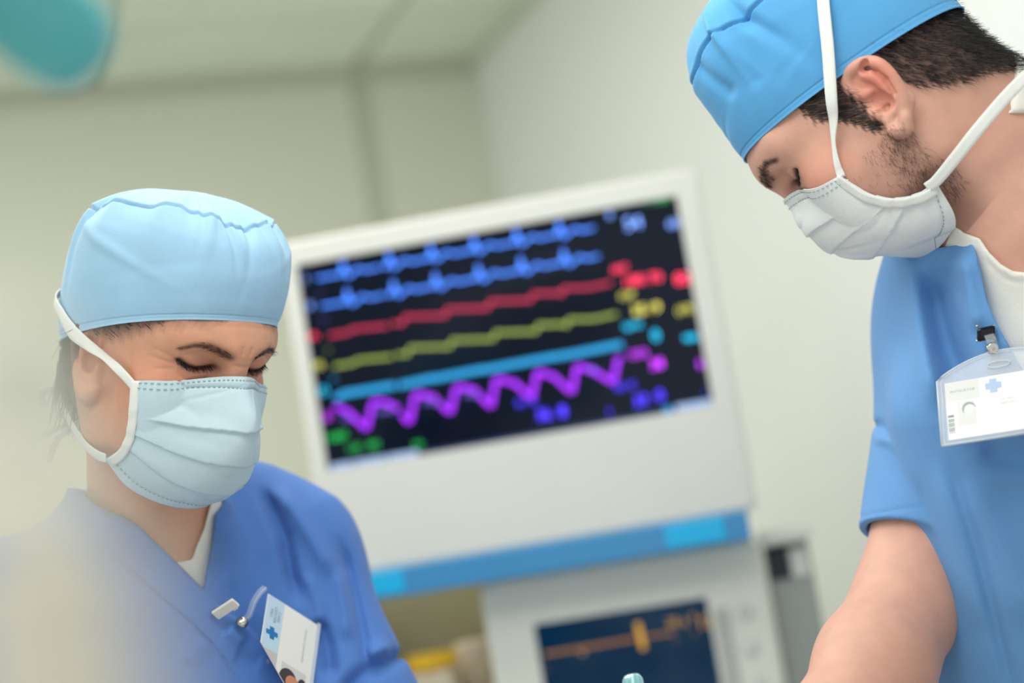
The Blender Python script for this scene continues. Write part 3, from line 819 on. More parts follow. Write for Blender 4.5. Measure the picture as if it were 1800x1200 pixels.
def hair_zone(q):
    """How much of the man's head at q (head coordinates) carries hair: nape and sideburns, 0 to 1."""
    x, y, z = q.T; ax = np.abs(x); n = .0022 * np.sin(900 * y + 500 * z) + .0015 * np.sin(2100 * y)
    line = np.interp(-y, [.027, .033, .050, .080, .105, .125], [.012, -.008, -.027, -.043, -.060, -.064])
    back = np.clip((z - line + n) / .008 + .5, 0, 1) * np.clip((-.026 - y) / .004, 0, 1) * (z < .06) * (y > -.15)
    back = back * ~((ax > .078) & (y > -.034))
    sd = poly_sd(y, z, [(.042, .060), (.004, .060), (.0065, .006), (.010, -.013), (.016, -.011), (.0215, .0060), (.030, .022), (.042, .034)])
    side = np.clip(.5 - (sd + n) / .005, 0, 1) * (ax > .045)
    return np.maximum(back, side)
def hair_zone_w(q):
    x, y, z = q.T; ax = np.abs(x); n = .0014 * np.sin(420 * y + 300 * z) + .0008 * np.sin(1500 * y)
    line = np.interp(y, [-.01, .01, .03, .06, .085, .10], [.020, .024, .033, .0495, .060, .068])
    side = np.clip((z - line + n) / .018 + .3, 0, 1) * (y > -.012) * (y < .10) * (ax > .016) * (z < .10)
    back = ((y < -.020) & (z > -.075) & (z < .06) & (y > -.14)).astype(float)
    return np.maximum(side, back)

def build_cap(name, R, O, F, B, W, crown, seam, folds, material, parent, seed, rimlift=0.0, puff=0.004, lip=0.0022, gather=.0026):
    """Cloth cap: a side band and a gathered crown meeting in a seam. F, B: (y, z) fronts and backs of rising rings, W half widths."""
    ns, nf = 200, 420
    t = np.linspace(0, 1, ns); Fp, Bp = spline(F, ns), spline(B, ns); Wp = spline([[w] for w in W], ns)[:, 0]
    ph = np.linspace(0, 2 * math.pi, nf, endpoint=False)
    c, s = np.cos(ph), np.sin(ph); ex = 0.90
    cx = np.sign(c) * np.abs(c) ** ex; sx = np.sign(s) * np.abs(s) ** ex
    mid = (Fp + Bp) / 2; half = (Fp - Bp) / 2
    V = np.zeros((ns, nf, 3))
    V[..., 0] = Wp[:, None] * sx[None]
    V[..., 1] = mid[:, None, 0] + half[:, None, 0] * cx
    V[..., 2] = mid[:, None, 1] + half[:, None, 1] * cx + rimlift * (1 - t[:, None]) * np.abs(s[None]) ** 2
    du = np.roll(V, -1, 1) - np.roll(V, 1, 1); dv = np.gradient(V, axis=0)
    N = np.cross(du, dv); N /= np.linalg.norm(N, axis=2)[..., None] + 1e-9
    if (N[ns // 3, :, 0] * V[ns // 3, :, 0]).sum() < 0: N = -N
    T, PH = np.meshgrid(t, ph, indexing='ij')
    r = np.random.default_rng(seed); D = np.zeros((ns, nf))
    sm = seam + 0.020 * np.sin(3 * PH + seed) + 0.012 * np.sin(7 * PH + 2 * seed)
    below = np.clip(sm - T, 0, None); above = np.clip(T - sm, 0, None)
    env = np.exp(-below / 0.16) * (T < sm) + np.exp(-above / 0.10) * (T >= sm)
    for k in range(34):                                            # gathers radiating from the seam
        p0 = r.uniform(0, 2 * math.pi); wd = r.uniform(.035, .11); a = r.normal() * gather
        dp = np.angle(np.exp(1j * (PH - p0 - r.normal() * .25 * below))); D += a * env * np.exp(-(dp / wd) ** 2)
    D += lip * np.exp(-above / 0.035) * (T >= sm)                   # crown panel bulges over the band
    D -= .0040 * np.exp(-((T - sm) / 0.0065) ** 2)
    D += puff * np.sin(2 * PH + seed) * np.sin(math.pi * T) ** 2 * .6
    for k in range(16):                                            # soft creases in the band
        p0, t0 = r.uniform(0, 2 * math.pi), r.uniform(.08, seam); sl = r.normal() * 1.2; a = r.normal() * .0009
        dp = np.angle(np.exp(1j * (PH - p0)))
        D += a * np.exp(-((T - t0 - sl * .12 * dp) / .03) ** 2) * np.exp(-(dp / .5) ** 2)
    for (p0, t0, p1, t1, wd, a) in folds:                          # measured folds: valley from (p0, t0) to (p1, t1)
        A, Bq = np.array([p0, t0 * 2.2]), np.array([p1, t1 * 2.2]); d, _ = seg_dist(PH.ravel(), 2.2 * T.ravel(), [tuple(A), tuple(Bq)])
        D += a * np.exp(-(d.reshape(D.shape) / wd) ** 2)
    hem = np.exp(-(T / .012) ** 2) * .0008 - .0007 * np.exp(-((T - .045) / .006) ** 2)
    D += hem
    V = V + N * D[..., None]
    inner = V[0] - N[0] * .0016 + np.array([0, 0, .0]); inner2 = V[12] - N[12] * .0018
    allv = np.concatenate([inner2, inner, V.reshape(-1, 3), [np.array([0, *crown])]])
    idx = np.arange((ns + 2) * nf).reshape(ns + 2, nf)
    a, b = idx[:-1], idx[1:]
    Fq = np.stack([a, np.roll(a, -1, 1), np.roll(b, -1, 1), b], -1).reshape(-1, 4)
    top = idx[-1]; tri = [(int(top[i]), int(top[(i + 1) % nf]), len(allv) - 1) for i in range(nf)]
    me_faces = np.concatenate([Fq, np.array([(x, y, z, z) for x, y, z in tri])]) if False else Fq
    ob = mesh_obj(name, O + allv @ R.T, me_faces, material, parent, smooth=True)
    bm = bmesh.new(); bm.from_mesh(ob.data); bm.verts.ensure_lookup_table()
    bm.faces.new([bm.verts[int(i)] for i in top]); bmesh.ops.recalc_face_normals(bm, faces=bm.faces); bm.to_mesh(ob.data); bm.free()
    ob.data.polygons.foreach_set('use_smooth', np.ones(len(ob.data.polygons), dtype=bool))
    return ob

def lift(V, R, O, S, clear, it=3):
    """Push points (head coordinates) out of the skin so that cloth rests on it."""
    sh = V.shape; Q = O + V.reshape(-1, 3) @ R.T; h = 5e-4
    for _ in range(it):
        d = S(Q); m = np.nonzero(d < clear)[0]
        if not len(m): break
        q = Q[m]; g = np.stack([S(q + h * np.eye(3)[i]) - S(q - h * np.eye(3)[i]) for i in range(3)], 1)
        g /= np.linalg.norm(g, axis=1)[:, None] + 1e-9
        Q[m] += g * np.clip(clear - d[m], 0, .01)[:, None]
    return ((Q - O) @ R).reshape(sh)

def build_mask(name, R, O, grid, material, parent, pleats, seed, S):
    """grid: rows of five (x, y, z) control points from the middle line to the right edge; mirrored."""
    G = np.array(grid, float); full = np.concatenate([(G[:, :0:-1] * [-1, 1, 1]), G], 1)     # 7 x 9
    nu, nv = 180, 150
    rows = np.stack([spline(full[i], nu) for i in range(len(full))])
    V = np.stack([spline(rows[:, j], nv) for j in range(nu)], 1)
    du = np.gradient(V, axis=1); dv = np.gradient(V, axis=0); N = np.cross(dv, du); N /= np.linalg.norm(N, axis=2)[..., None]
    if N[nv // 2, nu // 2, 1] < 0: N = -N
    v = np.linspace(0, 1, nv)[:, None]; u = np.linspace(-1, 1, nu)[None]
    D = np.zeros((nv, nu)); edge = 1 - np.abs(u) ** 6
    prev = 0.10
    for (pv, h, slope) in pleats:
        line = pv + slope * (np.abs(u) ** 2) + .012 * np.sin(5 * u + seed)
        s = np.clip((v - prev) / (line - prev), 0, 1); D += h * s * (v <= line) * (.55 + .45 * edge)
        prev = pv
    D -= .0012 * np.exp(-((v - .10) / .008) ** 2)
    D += .0008 * np.exp(-((v - .055) / .02) ** 2)
    D -= .0009 * np.exp(-((v - .945) / .008) ** 2)
    r = np.random.default_rng(seed)
    for k in range(26):
        u0, v0, a = r.uniform(-1, 1), r.uniform(.12, .95), r.normal() * .0011
        th = r.normal() * .5; uu = (u - u0) * math.cos(th) + (v - v0) * math.sin(th); vv = -(u - u0) * math.sin(th) + (v - v0) * math.cos(th)
        D += a * np.exp(-(uu / r.uniform(.15, .4)) ** 2 - (vv / r.uniform(.018, .05)) ** 2)
    V = lift(V + N * D[..., None], R, O, S, .0022)
    for _ in range(2): V[1:-1, 1:-1] = .5 * V[1:-1, 1:-1] + .125 * (V[2:, 1:-1] + V[:-2, 1:-1] + V[1:-1, 2:] + V[1:-1, :-2])
    Vb = V - N * .0012
    allv = np.concatenate([V.reshape(-1, 3), Vb.reshape(-1, 3)]); I = np.arange(nv * nu).reshape(nv, nu); Kk = nv * nu
    Fq = np.stack([I[:-1, :-1], I[1:, :-1], I[1:, 1:], I[:-1, 1:]], -1).reshape(-1, 4)
    Fb = Fq[:, ::-1] + Kk
    per = np.concatenate([I[0, :], I[1:, -1], I[-1, -2::-1], I[-2:0:-1, 0]]); pn = np.roll(per, -1)
    Fs = np.stack([per, pn, pn + Kk, per + Kk], -1)
    ob = mesh_obj(name, O + allv @ R.T, np.concatenate([Fq, Fb, Fs]), material, parent, smooth=True)
    # bindings and stitching
    W = lambda p: O + p @ R.T
    for sgn, j in ((1, nu - 1), (-1, 0)):
        pts = V[::6, j] - (V[::6, j] - V[::6, j - sgn * 8]) * .5
        nn = N[::6, j - sgn * 6]
        ribbon('edge_binding', W(pts + nn * .0008), nn @ R.T, .0085, .0011, m_tie, ob)
    sv, sf = [], []
    for row in (int(.035 * nv), int(.10 * nv), int(.945 * nv)):
        for j in range(6, nu - 8, 4):
            a, b = V[row, j] + N[row, j] * .0005, V[row, j + 2] + N[row, j + 2] * .0005
            t = b - a; t /= np.linalg.norm(t); s = np.cross(t, N[row, j]) * .00035; n = N[row, j] * .0004; k = len(sv)
            sv += [a - s, b - s, b + s, a + s, a - s + n, b - s + n, b + s + n, a + s + n]
            sf += [(k + 4, k + 5, k + 6, k + 7), (k, k + 1, k + 5, k + 4), (k + 1, k + 2, k + 6, k + 5), (k + 2, k + 3, k + 7, k + 6), (k + 3, k, k + 4, k + 7)]
    so = mesh_obj('stitching', W(np.array(sv)), sf, m_stitch, ob); so['kind'] = 'stuff'
    return ob, V, N

def pick(obj, R, O, test, n, seed):
    me = obj.data; co = np.empty(len(me.vertices) * 3, np.float32); me.vertices.foreach_get('co', co); co = co.reshape(-1, 3).astype(float)
    no = np.empty(len(me.vertices) * 3, np.float32); me.vertices.foreach_get('normal', no); no = no.reshape(-1, 3).astype(float)
    q = (co - O) @ R; m = np.nonzero(test(q))[0]; r = np.random.default_rng(seed)
    i = r.choice(m, min(n, len(m) * 3), replace=True) if len(m) else m
    j = r.normal(size=(len(i), 3)) * .0005
    return co[i] + j, no[i], q[i]

def ball(name, c, r, material, parent, R):
    bm = bmesh.new(); bmesh.ops.create_uvsphere(bm, u_segments=24, v_segments=16, radius=r)
    bmesh.ops.translate(bm, verts=bm.verts, vec=Vector(c)); return bm_obj(name, bm, material, parent, smooth=True)

def brow_and_lash(R, O, body, parent, woman, mats):
    L = lambda p: O + np.asarray(p) @ R.T
    for s in (1, -1):
        arc = [(.013, .0405), (.022, .0445), (.032, .0475), (.042, .0465), (.050, .041)] if woman else [(.010, .0375), (.018, .040), (.030, .0455), (.044, .0465), (.051, .041)]
        wd = .0026 if woman else .0042
        def t(q):
            d, _ = seg_dist(q[:, 0] * s, q[:, 2], arc); return (d < wd - .0012 * (q[:, 0] * s > .036)) & (q[:, 1] > .05)
        co, no, q = pick(body, R, O, t, 110 if woman else 190, 3)
        dl = np.tile(np.array([s * .85, -.25, .25]), (len(co), 1)); dl[:, 2] += np.clip((.03 - np.abs(q[:, 0])) * 22, -.5, .6)
        adopt(strands('eyebrow', co, dl @ R.T + no * .35, .0060 if woman else .0075, .00020, m_brow, None, curl=.25, seed=4), parent)
        def t2(q):
            d, _ = seg_dist(q[:, 0] * s, q[:, 2] - (.0075 if woman else 0), [(.019, .0205), (.024, .0184), (.032, .0172), (.040, .0187), (.0470, .0222)]); return (d < .0011) & (q[:, 1] > .05)
        co, no, q = pick(body, R, O, t2, 130, 5)
        dl = np.stack([(np.abs(q[:, 0]) - .030) * s * 18, np.full(len(q), .8), np.full(len(q), -.95)], 1)
        adopt(strands('eyelashes', co, dl @ R.T + no * .1, .0065, .00022, m_lash, None, curl=.1, droop=R @ np.array([0, .3, .5]), seed=6), parent)

def garment(name, S, ax, material, parent):
    v, f = nets(S, ax); return mesh_obj(name, v, f, material, parent, smooth=True)

def shoe(parent, c, fd):
    f = np.array([fd[0], fd[1], 0.0]); f /= np.linalg.norm(f); s = np.array([-f[1], f[0], 0]); c = np.asarray(c, float)
    S = Sculpt(); A = np.stack([s, f, np.array([0, 0, 1.0])], 1)
    S.ell(c + f * .06 + (0, 0, .038), (.048, .125, .05), A, .02); S.ell(c - f * .04 + (0, 0, .05), (.038, .055, .06), A, .03)
    S.field(lambda Q, d: smax(d, .004 - Q[:, 2], .006))
    b = [axis(c[i] - .24, c[i] + .24, .008) for i in range(2)] + [axis(-.01, .16, .008)]
    v, fc = nets(S, b); adopt(mesh_obj('shoe', v, fc, m_shoe, None, smooth=True), parent)

def trousers(parent, hip, lean, feet, material):
    S = Sculpt(); hip = np.asarray(hip, float)
    S.ell(hip, (.17, .125, .15), np.stack([lean, np.cross((0, 0, 1), lean), (0, 0, 1)], 1), .05)
    for sgn, ft in zip((1, -1), feet):
        h = hip + np.asarray(lean) * .085 * sgn + (0, 0, -.06); k = (h + np.asarray(ft)) / 2 + np.cross((0, 0, 1), lean) * -.02; k[2] = .47
        a = np.array([ft[0], ft[1], .10]); S.cone(h, k, .095, .075, .05); S.cone(k, a, .075, .068, .05)
    S.field(lambda Q, d: smax(d, np.maximum(.075 - Q[:, 2], Q[:, 2] - hip[2] - .10), .01))
    lo = np.minimum(np.min(feet, 0), hip) - .25; hi = np.maximum(np.max(feet, 0), hip) + .25
    b = [axis(lo[0], hi[0], .011), axis(lo[1], hi[1], .011), axis(.02, hip[2] + .25, .011)]
    v, f = nets(S, b); adopt(mesh_obj('trousers', v, f, material, None, smooth=True), parent)

UP = np.array([0, 0, 1.0])
def fine_axes(lo, hi, coarse, boxes):
    return [axis(lo[i], hi[i], coarse, [(b[0][i], b[1][i], b[2]) for b in boxes]) for i in range(3)]
def inpix(fn, zmax=9.0):
    """Wrap a relief function of photograph coordinates so that it only touches the front of a garment."""
    def f(Q, d):
        m = np.abs(d) < .04
        if not m.any(): return d
        u, v, z = pix(Q[m]); k = z < zmax
        if not k.any(): return d
        w = np.nonzero(m)[0][k]; d[w] = fn(u[k], v[k], z[k], d[w]); return d
    return f

# =========================================================== woman
NW = P(262, 985, 1.625)
fw = np.array([.57, -.82, 0]); fw /= np.linalg.norm(fw); lw = np.array([-fw[1], fw[0], 0])
AW = np.stack([lw, fw, UP], 1)
hipW = np.array([NW[0], NW[1], .86]) - fw * .06
woman = empty('person', (hipW[0], hipW[1], 0), 'person in pale blue cap and blue mask looking down, beside the blurred cream stand', 'person')
sLw, sRw = P(497, 980, 1.69), NW - lw * .165 - UP * .045 + fw * .03
eLw, wLw = P(648, 1310, 1.60), P(840, 1480, 1.36)
eRw = sRw - lw * .03 + fw * .10 - UP * .26; wRw = eRw + fw * .22 + lw * .12 - UP * .03

def torso_w(S, o):
    S.ell(NW + fw * .015 - UP * .22, (.165 + o, .100 + o, .27 + o), AW, .04)
    S.ell(NW - UP * .46 - fw * .03, (.145 + o, .105 + o, .22 + o), AW, .05)
    S.cone(NW - UP * .01 - fw * .02, sRw, .052 + o, .055 + o, .04)
    S.chain([NW + UP * .01 - fw * .03, P(425, 915, 1.70), sLw], [.046 + o, .038 + o, .055 + o], .03)
    S.ell(NW + fw * .085 + lw * .07 - UP * .23, (.065 + o, .045 + o, .07 + o), AW, .05)
    S.ell(NW + fw * .085 - lw * .07 - UP * .23, (.065 + o, .045 + o, .07 + o), AW, .05)
    return S
skw = Sculpt(); head_ops(skw, RW, OW, True)
def neck_w(S, o):
    S.cone(OW + RW @ np.array([0, -.028, -.01]), NW - fw * .005 - UP * .02, .052 + o, .058 + o, .03)
    for s in (1, -1): S.cone(OW + RW @ np.array([s * .05, -.02, -.03]), NW + fw * .062 + lw * -.014 * s - UP * .025, .010 + o, .009 + o, .035)
neck_w(skw, 0); torso_w(skw, -.006)
for a, b, c in ((sLw, eLw, wLw), (sRw, eRw, wRw)):
    skw.cone(a, b, .044, .037, .03); skw.chain([b, b + (c - b) * .3, c], [.037, .038, .024], .02)
hand(skw, wLw, (wLw - eLw) - UP * .05, -UP + lw * -.3, -lw, .75, .93); hand(skw, wRw, (wRw - eRw), -UP + lw * .5, lw, .75, .93)
skw.field(face_relief(RW, OW, True))
lo, hi = np.array([-.62, 1.0, .78]), np.array([.20, 1.95, 1.74])
v, f = nets(skw, fine_axes(lo, hi, .004, [(OW - .115, OW + .125, .00125)]))
bw = mesh_obj('body', v, f, m_skin_w, None, smooth=True, colors=skin_tint(v, RW, OW, True))
adopt(bw, woman)

shw = Sculpt(); neck_w(shw, .0065); torso_w(shw, .002)
NECKW = [(381, 865), (369, 887), (359, 927), (345, 960), (337, 983), (307, 989), (250, 965), (190, 900), (120, 850), (150, 740), (381, 740)]
shw.field(inpix(lambda u, v, z, d: smax(d, -poly_sd(u, v, NECKW) * z / FPX, .0015), 1.66))
axn = (NW - OW) / np.linalg.norm(NW - OW)
def above_collar(Q, d): return smax(d, (Q - NW) @ (-axn) - .045 - .05 * np.clip(((Q - NW) @ RGT - .01) / .03, 0, 1), .004)
shw.field(above_collar); shw.field(lambda Q, d: np.maximum(d, NW[2] - .32 - Q[:, 2]))
v, f = nets(shw, fine_axes(lo, hi, .006, [(P(280, 990, 1.52) - .10, P(330, 960, 1.55) + .11, .0016)]))
adopt(mesh_obj('undershirt', v, f, m_shirt, None, smooth=True), woman)

scw = torso_w(Sculpt(), .015)
scw.cone(NW + fw * .05 + UP * .0, NW + fw * .062 - UP * .04, .030, .034, .05)
scw.cone(sLw, eLw, .063, .068, .05); scw.cone(sRw, eRw, .060, .062, .05)
scw.cone(NW - fw * .01 + UP * .02, NW - fw * .005 - UP * .02, .068, .070, .03)
VW = [(193, 878), (250, 931), (310, 989), (357, 1037), (361, 1007), (371, 960), (375, 930), (381, 868), (381, 740), (150, 740), (60, 860)]
WRAP = [(120, 815), (193, 880), (250, 932), (310, 990), (357, 1037), (383, 1066), (437, 1103), (463, 1137), (497, 1197), (560, 1345), (900, 3200), (-3000, 3200), (-3000, 815)]
def front_w(u, v, z, d):
    d = smax(d, -poly_sd(u, v, VW) * z / FPX, .0015)
    s = poly_sd(u, v, WRAP); d = d - .0055 * np.clip(.5 - s / 5, 0, 1)
    d = d + fold(u, v, [(140, 930), (227, 1002), (270, 1040), (337, 1097), (363, 1123), (397, 1163), (420, 1200), (440, 1250)], .0032, 3.0)
    # folds of the sleeve and shoulder at the right
    d += fold(u, v, [(452, 850), (478, 890), (500, 945), (512, 1010), (530, 1070)], .013, 13)
    d -= fold(u, v, [(480, 850), (520, 900), (560, 965), (590, 1020)], .008, 16)
    d += fold(u, v, [(590, 930), (607, 985), (622, 1050), (640, 1130), (650, 1200)], .009, 12)
    d -= fold(u, v, [(595, 990), (606, 1060), (612, 1130)], .006, 14)
    d += fold(u, v, [(556, 1080), (575, 1135), (583, 1200)], .011, 14)
    d -= fold(u, v, [(535, 1000), (560, 1060), (568, 1110)], .004, 12)
    d += fold(u, v, [(590, 1230), (640, 1185), (690, 1158), (720, 1150)], .012, 15)
    d -= fold(u, v, [(640, 1150), (690, 1135)], .006, 14)
    d -= fold(u, v, [(400, 905), (392, 980), (405, 1050)], .003, 14)
    d += fold(u, v, [(372, 1075), (402, 1112)], .004, 10); d -= fold(u, v, [(395, 1105), (432, 1130)], .004, 12)
    d += fold(u, v, [(410, 1150), (460, 1170)], .004, 16)
    d -= fold(u, v, [(330, 1170), (360, 1120)], .003, 18)
    return d
corw = Sculpt(); neck_w(corw, .0125); torso_w(corw, .008)
scw.field(lambda Q, d: smin(d, smax(corw(Q), (Q - NW) @ (-axn) - .075, .004), .01))
scw.field(inpix(front_w, 1.80))
scw.field(lambda Q, d: smax(d, -(np.linalg.norm((Q - NW) - ((Q - NW) @ axn)[:, None] * axn, axis=1) - .066 + 10 * np.clip((Q - NW) @ axn - .03, 0, 1)), .003))
SWv = sines(14, 3, 12, 40)
def scrub_hem(Q, d, zlo): 
    m = np.abs(d) < .03; d[m] += .0016 * wobble(Q[m], SWv); return np.maximum(d, zlo - Q[:, 2])
scw.field(lambda Q, d: scrub_hem(Q, d, .80))
for a, b in ((eLw, wLw), (eRw, wRw)):
    scw.field(lambda Q, d, b=b, a=a: smax(d, np.where(np.linalg.norm(Q - b, axis=1) < .16, (Q - a) @ ((a - b) / np.linalg.norm(a - b)) * -1 - .05, -1), .004))
v, f = nets(scw, fine_axes(lo, hi, .0045, [(P(150, 1250, 1.48), P(740, 840, 1.75), .0019)]))
st_w = adopt(mesh_obj('scrub_top', v, f, m_scrub_w, None, smooth=True), woman)

for s in (1, -1):
    adopt(ball('eye', OW + RW @ np.array([s * .032, .0725, .0285]), .0125, m_eye, None, RW), woman)
brow_and_lash(RW, OW, bw, woman, True, None)
cap_w = build_cap('surgical_cap', RW, OW, [(.101, .072), (.104, .090), (.103, .115), (.092, .139), (.066, .155), (.034, .163), (.002, .164)],
                  [(-.108, -.018), (-.117, .010), (-.121, .050), (-.117, .092), (-.094, .128), (-.060, .150), (-.016, .161)],
                  [.0800, .0835, .0845, .0810, .0660, .0400, .008], (-.004, .163), .64,
                  [],
                  m_cap_w, None, 11, rimlift=.004, gather=.0036)
adopt(cap_w, woman)
GW = [[(0, .1145, .0265), (.016, .1065, .0235), (.034, .0930, .0165), (.052, .0760, .008), (.0655, .0530, .001)],
      [(0, .1240, .0110), (.0165, .1130, .0090), (.035, .0960, .0040), (.0525, .0780, -.003), (.0662, .0545, -.008)],
      [(0, .1365, -.0075), (.0165, .1215, -.0095), (.035, .1020, -.0125), (.053, .0800, -.0155), (.0665, .0560, -.019)],
      [(0, .1385, -.0300), (.0185, .1290, -.0300), (.037, .1090, -.0310), (.054, .0840, -.0320), (.0665, .0575, -.034)],
      [(0, .1320, -.0560), (.0195, .1255, -.0550), (.038, .1070, -.0530), (.0535, .0830, -.0500), (.0655, .0565, -.048)],
      [(0, .1150, -.0830), (.0205, .1090, -.0815), (.0385, .0940, -.0780), (.053, .0740, -.0710), (.0650, .0500, -.062)],
      [(0, .0860, -.1040), (.0200, .0810, -.1035), (.036, .0680, -.1010), (.051, .0510, -.0940), (.0640, .0330, -.0765)]]
mw, VMw, NMw = build_mask('face_mask', RW, OW, GW, m_mask_w, None, [(.42, .0042, .02), (.63, .0024, -.02), (.82, .0022, -.06)], 5, skw)
adopt(mw, woman)
Wl = lambda p: OW + np.asarray(p, float) @ RW.T
def tie(name, R, O, pts, outs, width, parent, n=40):
    p = lift(spline(pts, n), R, O, skw if O is OW else skm, .0012); nr = spline(outs, n); w = spline([[x] for x in width], n)[:, 0]
    return ribbon(name, O + p @ R.T, nr @ R.T, w, .0008, m_tie, parent)
for s in (1, -1):
    tie('mask_tie', RW, OW, [(s * .0665, .055, -.003), (s * .0705, .040, .004), (s * .0745, .018, .011), (s * .0795, -.006, .016), (s * .0820, -.028, .021), (s * .0805, -.052, .030), (s * .068, -.085, .040), (s * .004, -.130, .050)],
        [(s, .25, 0), (s, .25, .1), (s * .6, .0, .9), (s, .1, .3), (s, -.1, .2), (s, -.5, .2), (s * .4, -1, .1), (0, -1, 0)], [.0085, .0085, .0075, .0100, .0125, .010, .009, .009], mw)
    tie('mask_tie', RW, OW, [(s * .0640, .034, -.075), (s * .0645, .020, -.0765), (s * .0635, -.004, -.074), (s * .0620, -.036, -.062), (s * .055, -.068, -.050), (s * .030, -.092, -.046), (0, -.100, -.046)],
        [(s, .2, -.3), (s, .1, -.3), (s, .0, -.3), (s, -.3, -.1), (s, -.7, 0), (s * .5, -1, 0), (0, -1, 0)], [.0085, .0095, .0095, .0090, .0085, .008, .008], mw)
kn = Wl((.008, -.108, -.044))
dkn = kn - P(132, 712, (kn - EYE) @ FWD)
K = lambda px, py, dz: P(px, py, dz + 1.655)
for nm, pts in (('tie_bow', [(131, 716, 0), (112, 690, -.012), (84, 685, -.018), (70, 694, -.012), (74, 710, 0), (92, 720, .006), (115, 719, .006), (131, 717, 0)]),
                ('tie_bow', [(131, 716, 0), (118, 742, -.01), (98, 752, -.016), (80, 762, -.01), (60, 772, 0), (40, 778, .006)]),
                ('tie_bow', [(131, 718, 0), (122, 752, .01), (100, 768, .014), (88, 790, .014), (80, 815, .012)])):
    p = spline([K(*q) for q in pts], 40); T_ = np.gradient(p, axis=0); T_ /= np.linalg.norm(T_, axis=1)[:, None]; nr = np.cross(T_, UPV * .5 + FWD) * .6 - FWD * .8
    ribbon(nm, p, nr, .0085, .0006, m_tie, mw)
co, no, q = pick(bw, RW, OW, lambda q: hair_zone_w(q) > .35, 4200, 21)
qd = np.stack([np.zeros(len(q)), -.9 * np.ones(len(q)), .25 - .9 * (q[:, 1] < -.02)], 1)
hw = strands('hair', co, qd @ RW.T + no * .12, .022, .00020, m_hair_w, None, curl=.2, seed=8); adopt(hw, woman)
# gathered dark hair below the cap, behind the ear
hr = np.random.default_rng(5); n = 2600
rt = np.stack([hr.uniform(-.055, .064, n), hr.uniform(-.070, -.022, n), hr.uniform(-.030, .022, n)], 1)
rt[:, 1] -= .03 * (1 - (np.abs(rt[:, 0]) / .065) ** 2)
hb2 = strands('hair', Wl(rt), np.tile(RW @ np.array([.05, .12, -1.0]), (n, 1)) + hr.normal(size=(n, 3)) * .07, .048, .0005, m_hair_w, None, curl=.12, seed=9); adopt(hb2, woman)
for o in (1, -1):
    pts = [Wl((o * .030, .094, .070)), Wl((o * .036, .094, .060)), Wl((o * .044, .084, .050))]
wl = np.stack([hr.uniform(.028, .050, 30), np.zeros(30), hr.uniform(.055, .066, 30)], 1); wl[:, 1] = .104 - (wl[:, 0] / .07) ** 2 * .052
adopt(strands('hair', Wl(wl), np.tile(RW @ np.array([.7, -.45, -.75]), (30, 1)), .018, .00016, m_hair_w, None, curl=.35, seed=12), woman)
trousers(woman, hipW, lw, [np.array([hipW[0], hipW[1], 0]) + lw * .10, np.array([hipW[0], hipW[1], 0]) - lw * .10], m_scrub_w)
for s in (1, -1): shoe(woman, np.array([hipW[0], hipW[1], 0]) + lw * .10 * s, fw)

# =========================================================== man
NM = P(1870, 335, 1.52)
fm = np.array([-.65, -.76, 0]); fm /= np.linalg.norm(fm); lm = np.array([-fm[1], fm[0], 0])
hipM = P(2030, 1480, 1.60); spine = NM - hipM; spine /= np.linalg.norm(spine)
f2 = fm - spine * (fm @ spine); f2 /= np.linalg.norm(f2); l2 = np.cross(spine, f2) * -1; l2 = l2 if l2 @ lm > 0 else -l2
AM = np.stack([l2, f2, spine], 1)
man = empty('person', (hipM[0], hipM[1], 0), 'dark-haired person in bright blue cap and white mask bending over, bare forearm', 'person')
sRm, sLm = P(1690, 552, 1.62), P(2090, 440, 1.42)
eRm, wRm = P(1592, 1068, 1.52), P(1385, 1450, 1.34)
eLm, wLm = P(2190, 980, 1.32), P(2010, 1420, 1.16)
def torso_m(S, o):
    c = NM * .62 + hipM * .38
    S.ell(NM - spine * .20 + f2 * .010 - RGT * .012, (.170 + o, .112 + o, .27 + o), AM, .05)
    S.ell(NM - spine * .45 - RGT * .060, (.165 + o, .112 + o, .25 + o), AM, .06)
    S.cone(NM - spine * .03, sRm, .052 + o, .045 + o, .05); S.cone(NM - spine * .03, sLm, .055 + o, .060 + o, .05)
    return S
skm = Sculpt(); head_ops(skm, RM, OM, False)
def neck_m(S, o):
    S.cone(OM + RM @ np.array([0, -.040, -.015]), NM, .062 + o, .074 + o, .03)
    S.cone(OM + RM @ np.array([0, -.030, -.045]), P(1805, 385, 1.475), .042 + o, .050 + o, .03)
neck_m(skm, 0)
torso_m(skm, -.006)
for a, b, c in ((sRm, eRm, wRm), (sLm, eLm, wLm)):
    skm.chain([a, a + (b - a) * .55, b], [.049, .0455, .043], .02); skm.chain([b, b + (c - b) * .28, b + (c - b) * .6, c], [.043, .0465, .040, .028], .03)
skm.cone(P(1642, 1070, 1.535), P(1622, 1095, 1.53), .017, .018, .03)
stick_a = P(1112, 1196, 1.40)
hand(skm, wRm, P(1240, 1590, 1.36) - wRm, (P(1150, 1480, 1.37) - P(1240, 1590, 1.36)), UP, .85)
hand(skm, wLm, wLm - eLm, -UP + lm * -.5, -lm, .7)
skm.field(face_relief(RM, OM, False))
best = None                                                     # lay the tool against the fingers without sinking into them
for _x in range(1120, 1300, 6):
    for _z in (1.30, 1.33, 1.36, 1.39, 1.42):
        _b = P(_x, 1640, _z); _c = skm(np.array([stick_a * (1 - t) + _b * t for t in np.linspace(0, 1, 120)])).min()
        if _c > .0088 and (best is None or _c < best[0]): best = (_c, _b)
stick_b = best[1]
lo, hi = np.array([.0, .80, .80]), np.array([.88, 1.95, 1.84])
v, f = nets(skm, fine_axes(lo, hi, .004, [(OM - .115, OM + .125, .00125)]))
bmn = mesh_obj('body', v, f, m_skin_m, None, smooth=True, colors=skin_tint(v, RM, OM, False)); adopt(bmn, man)

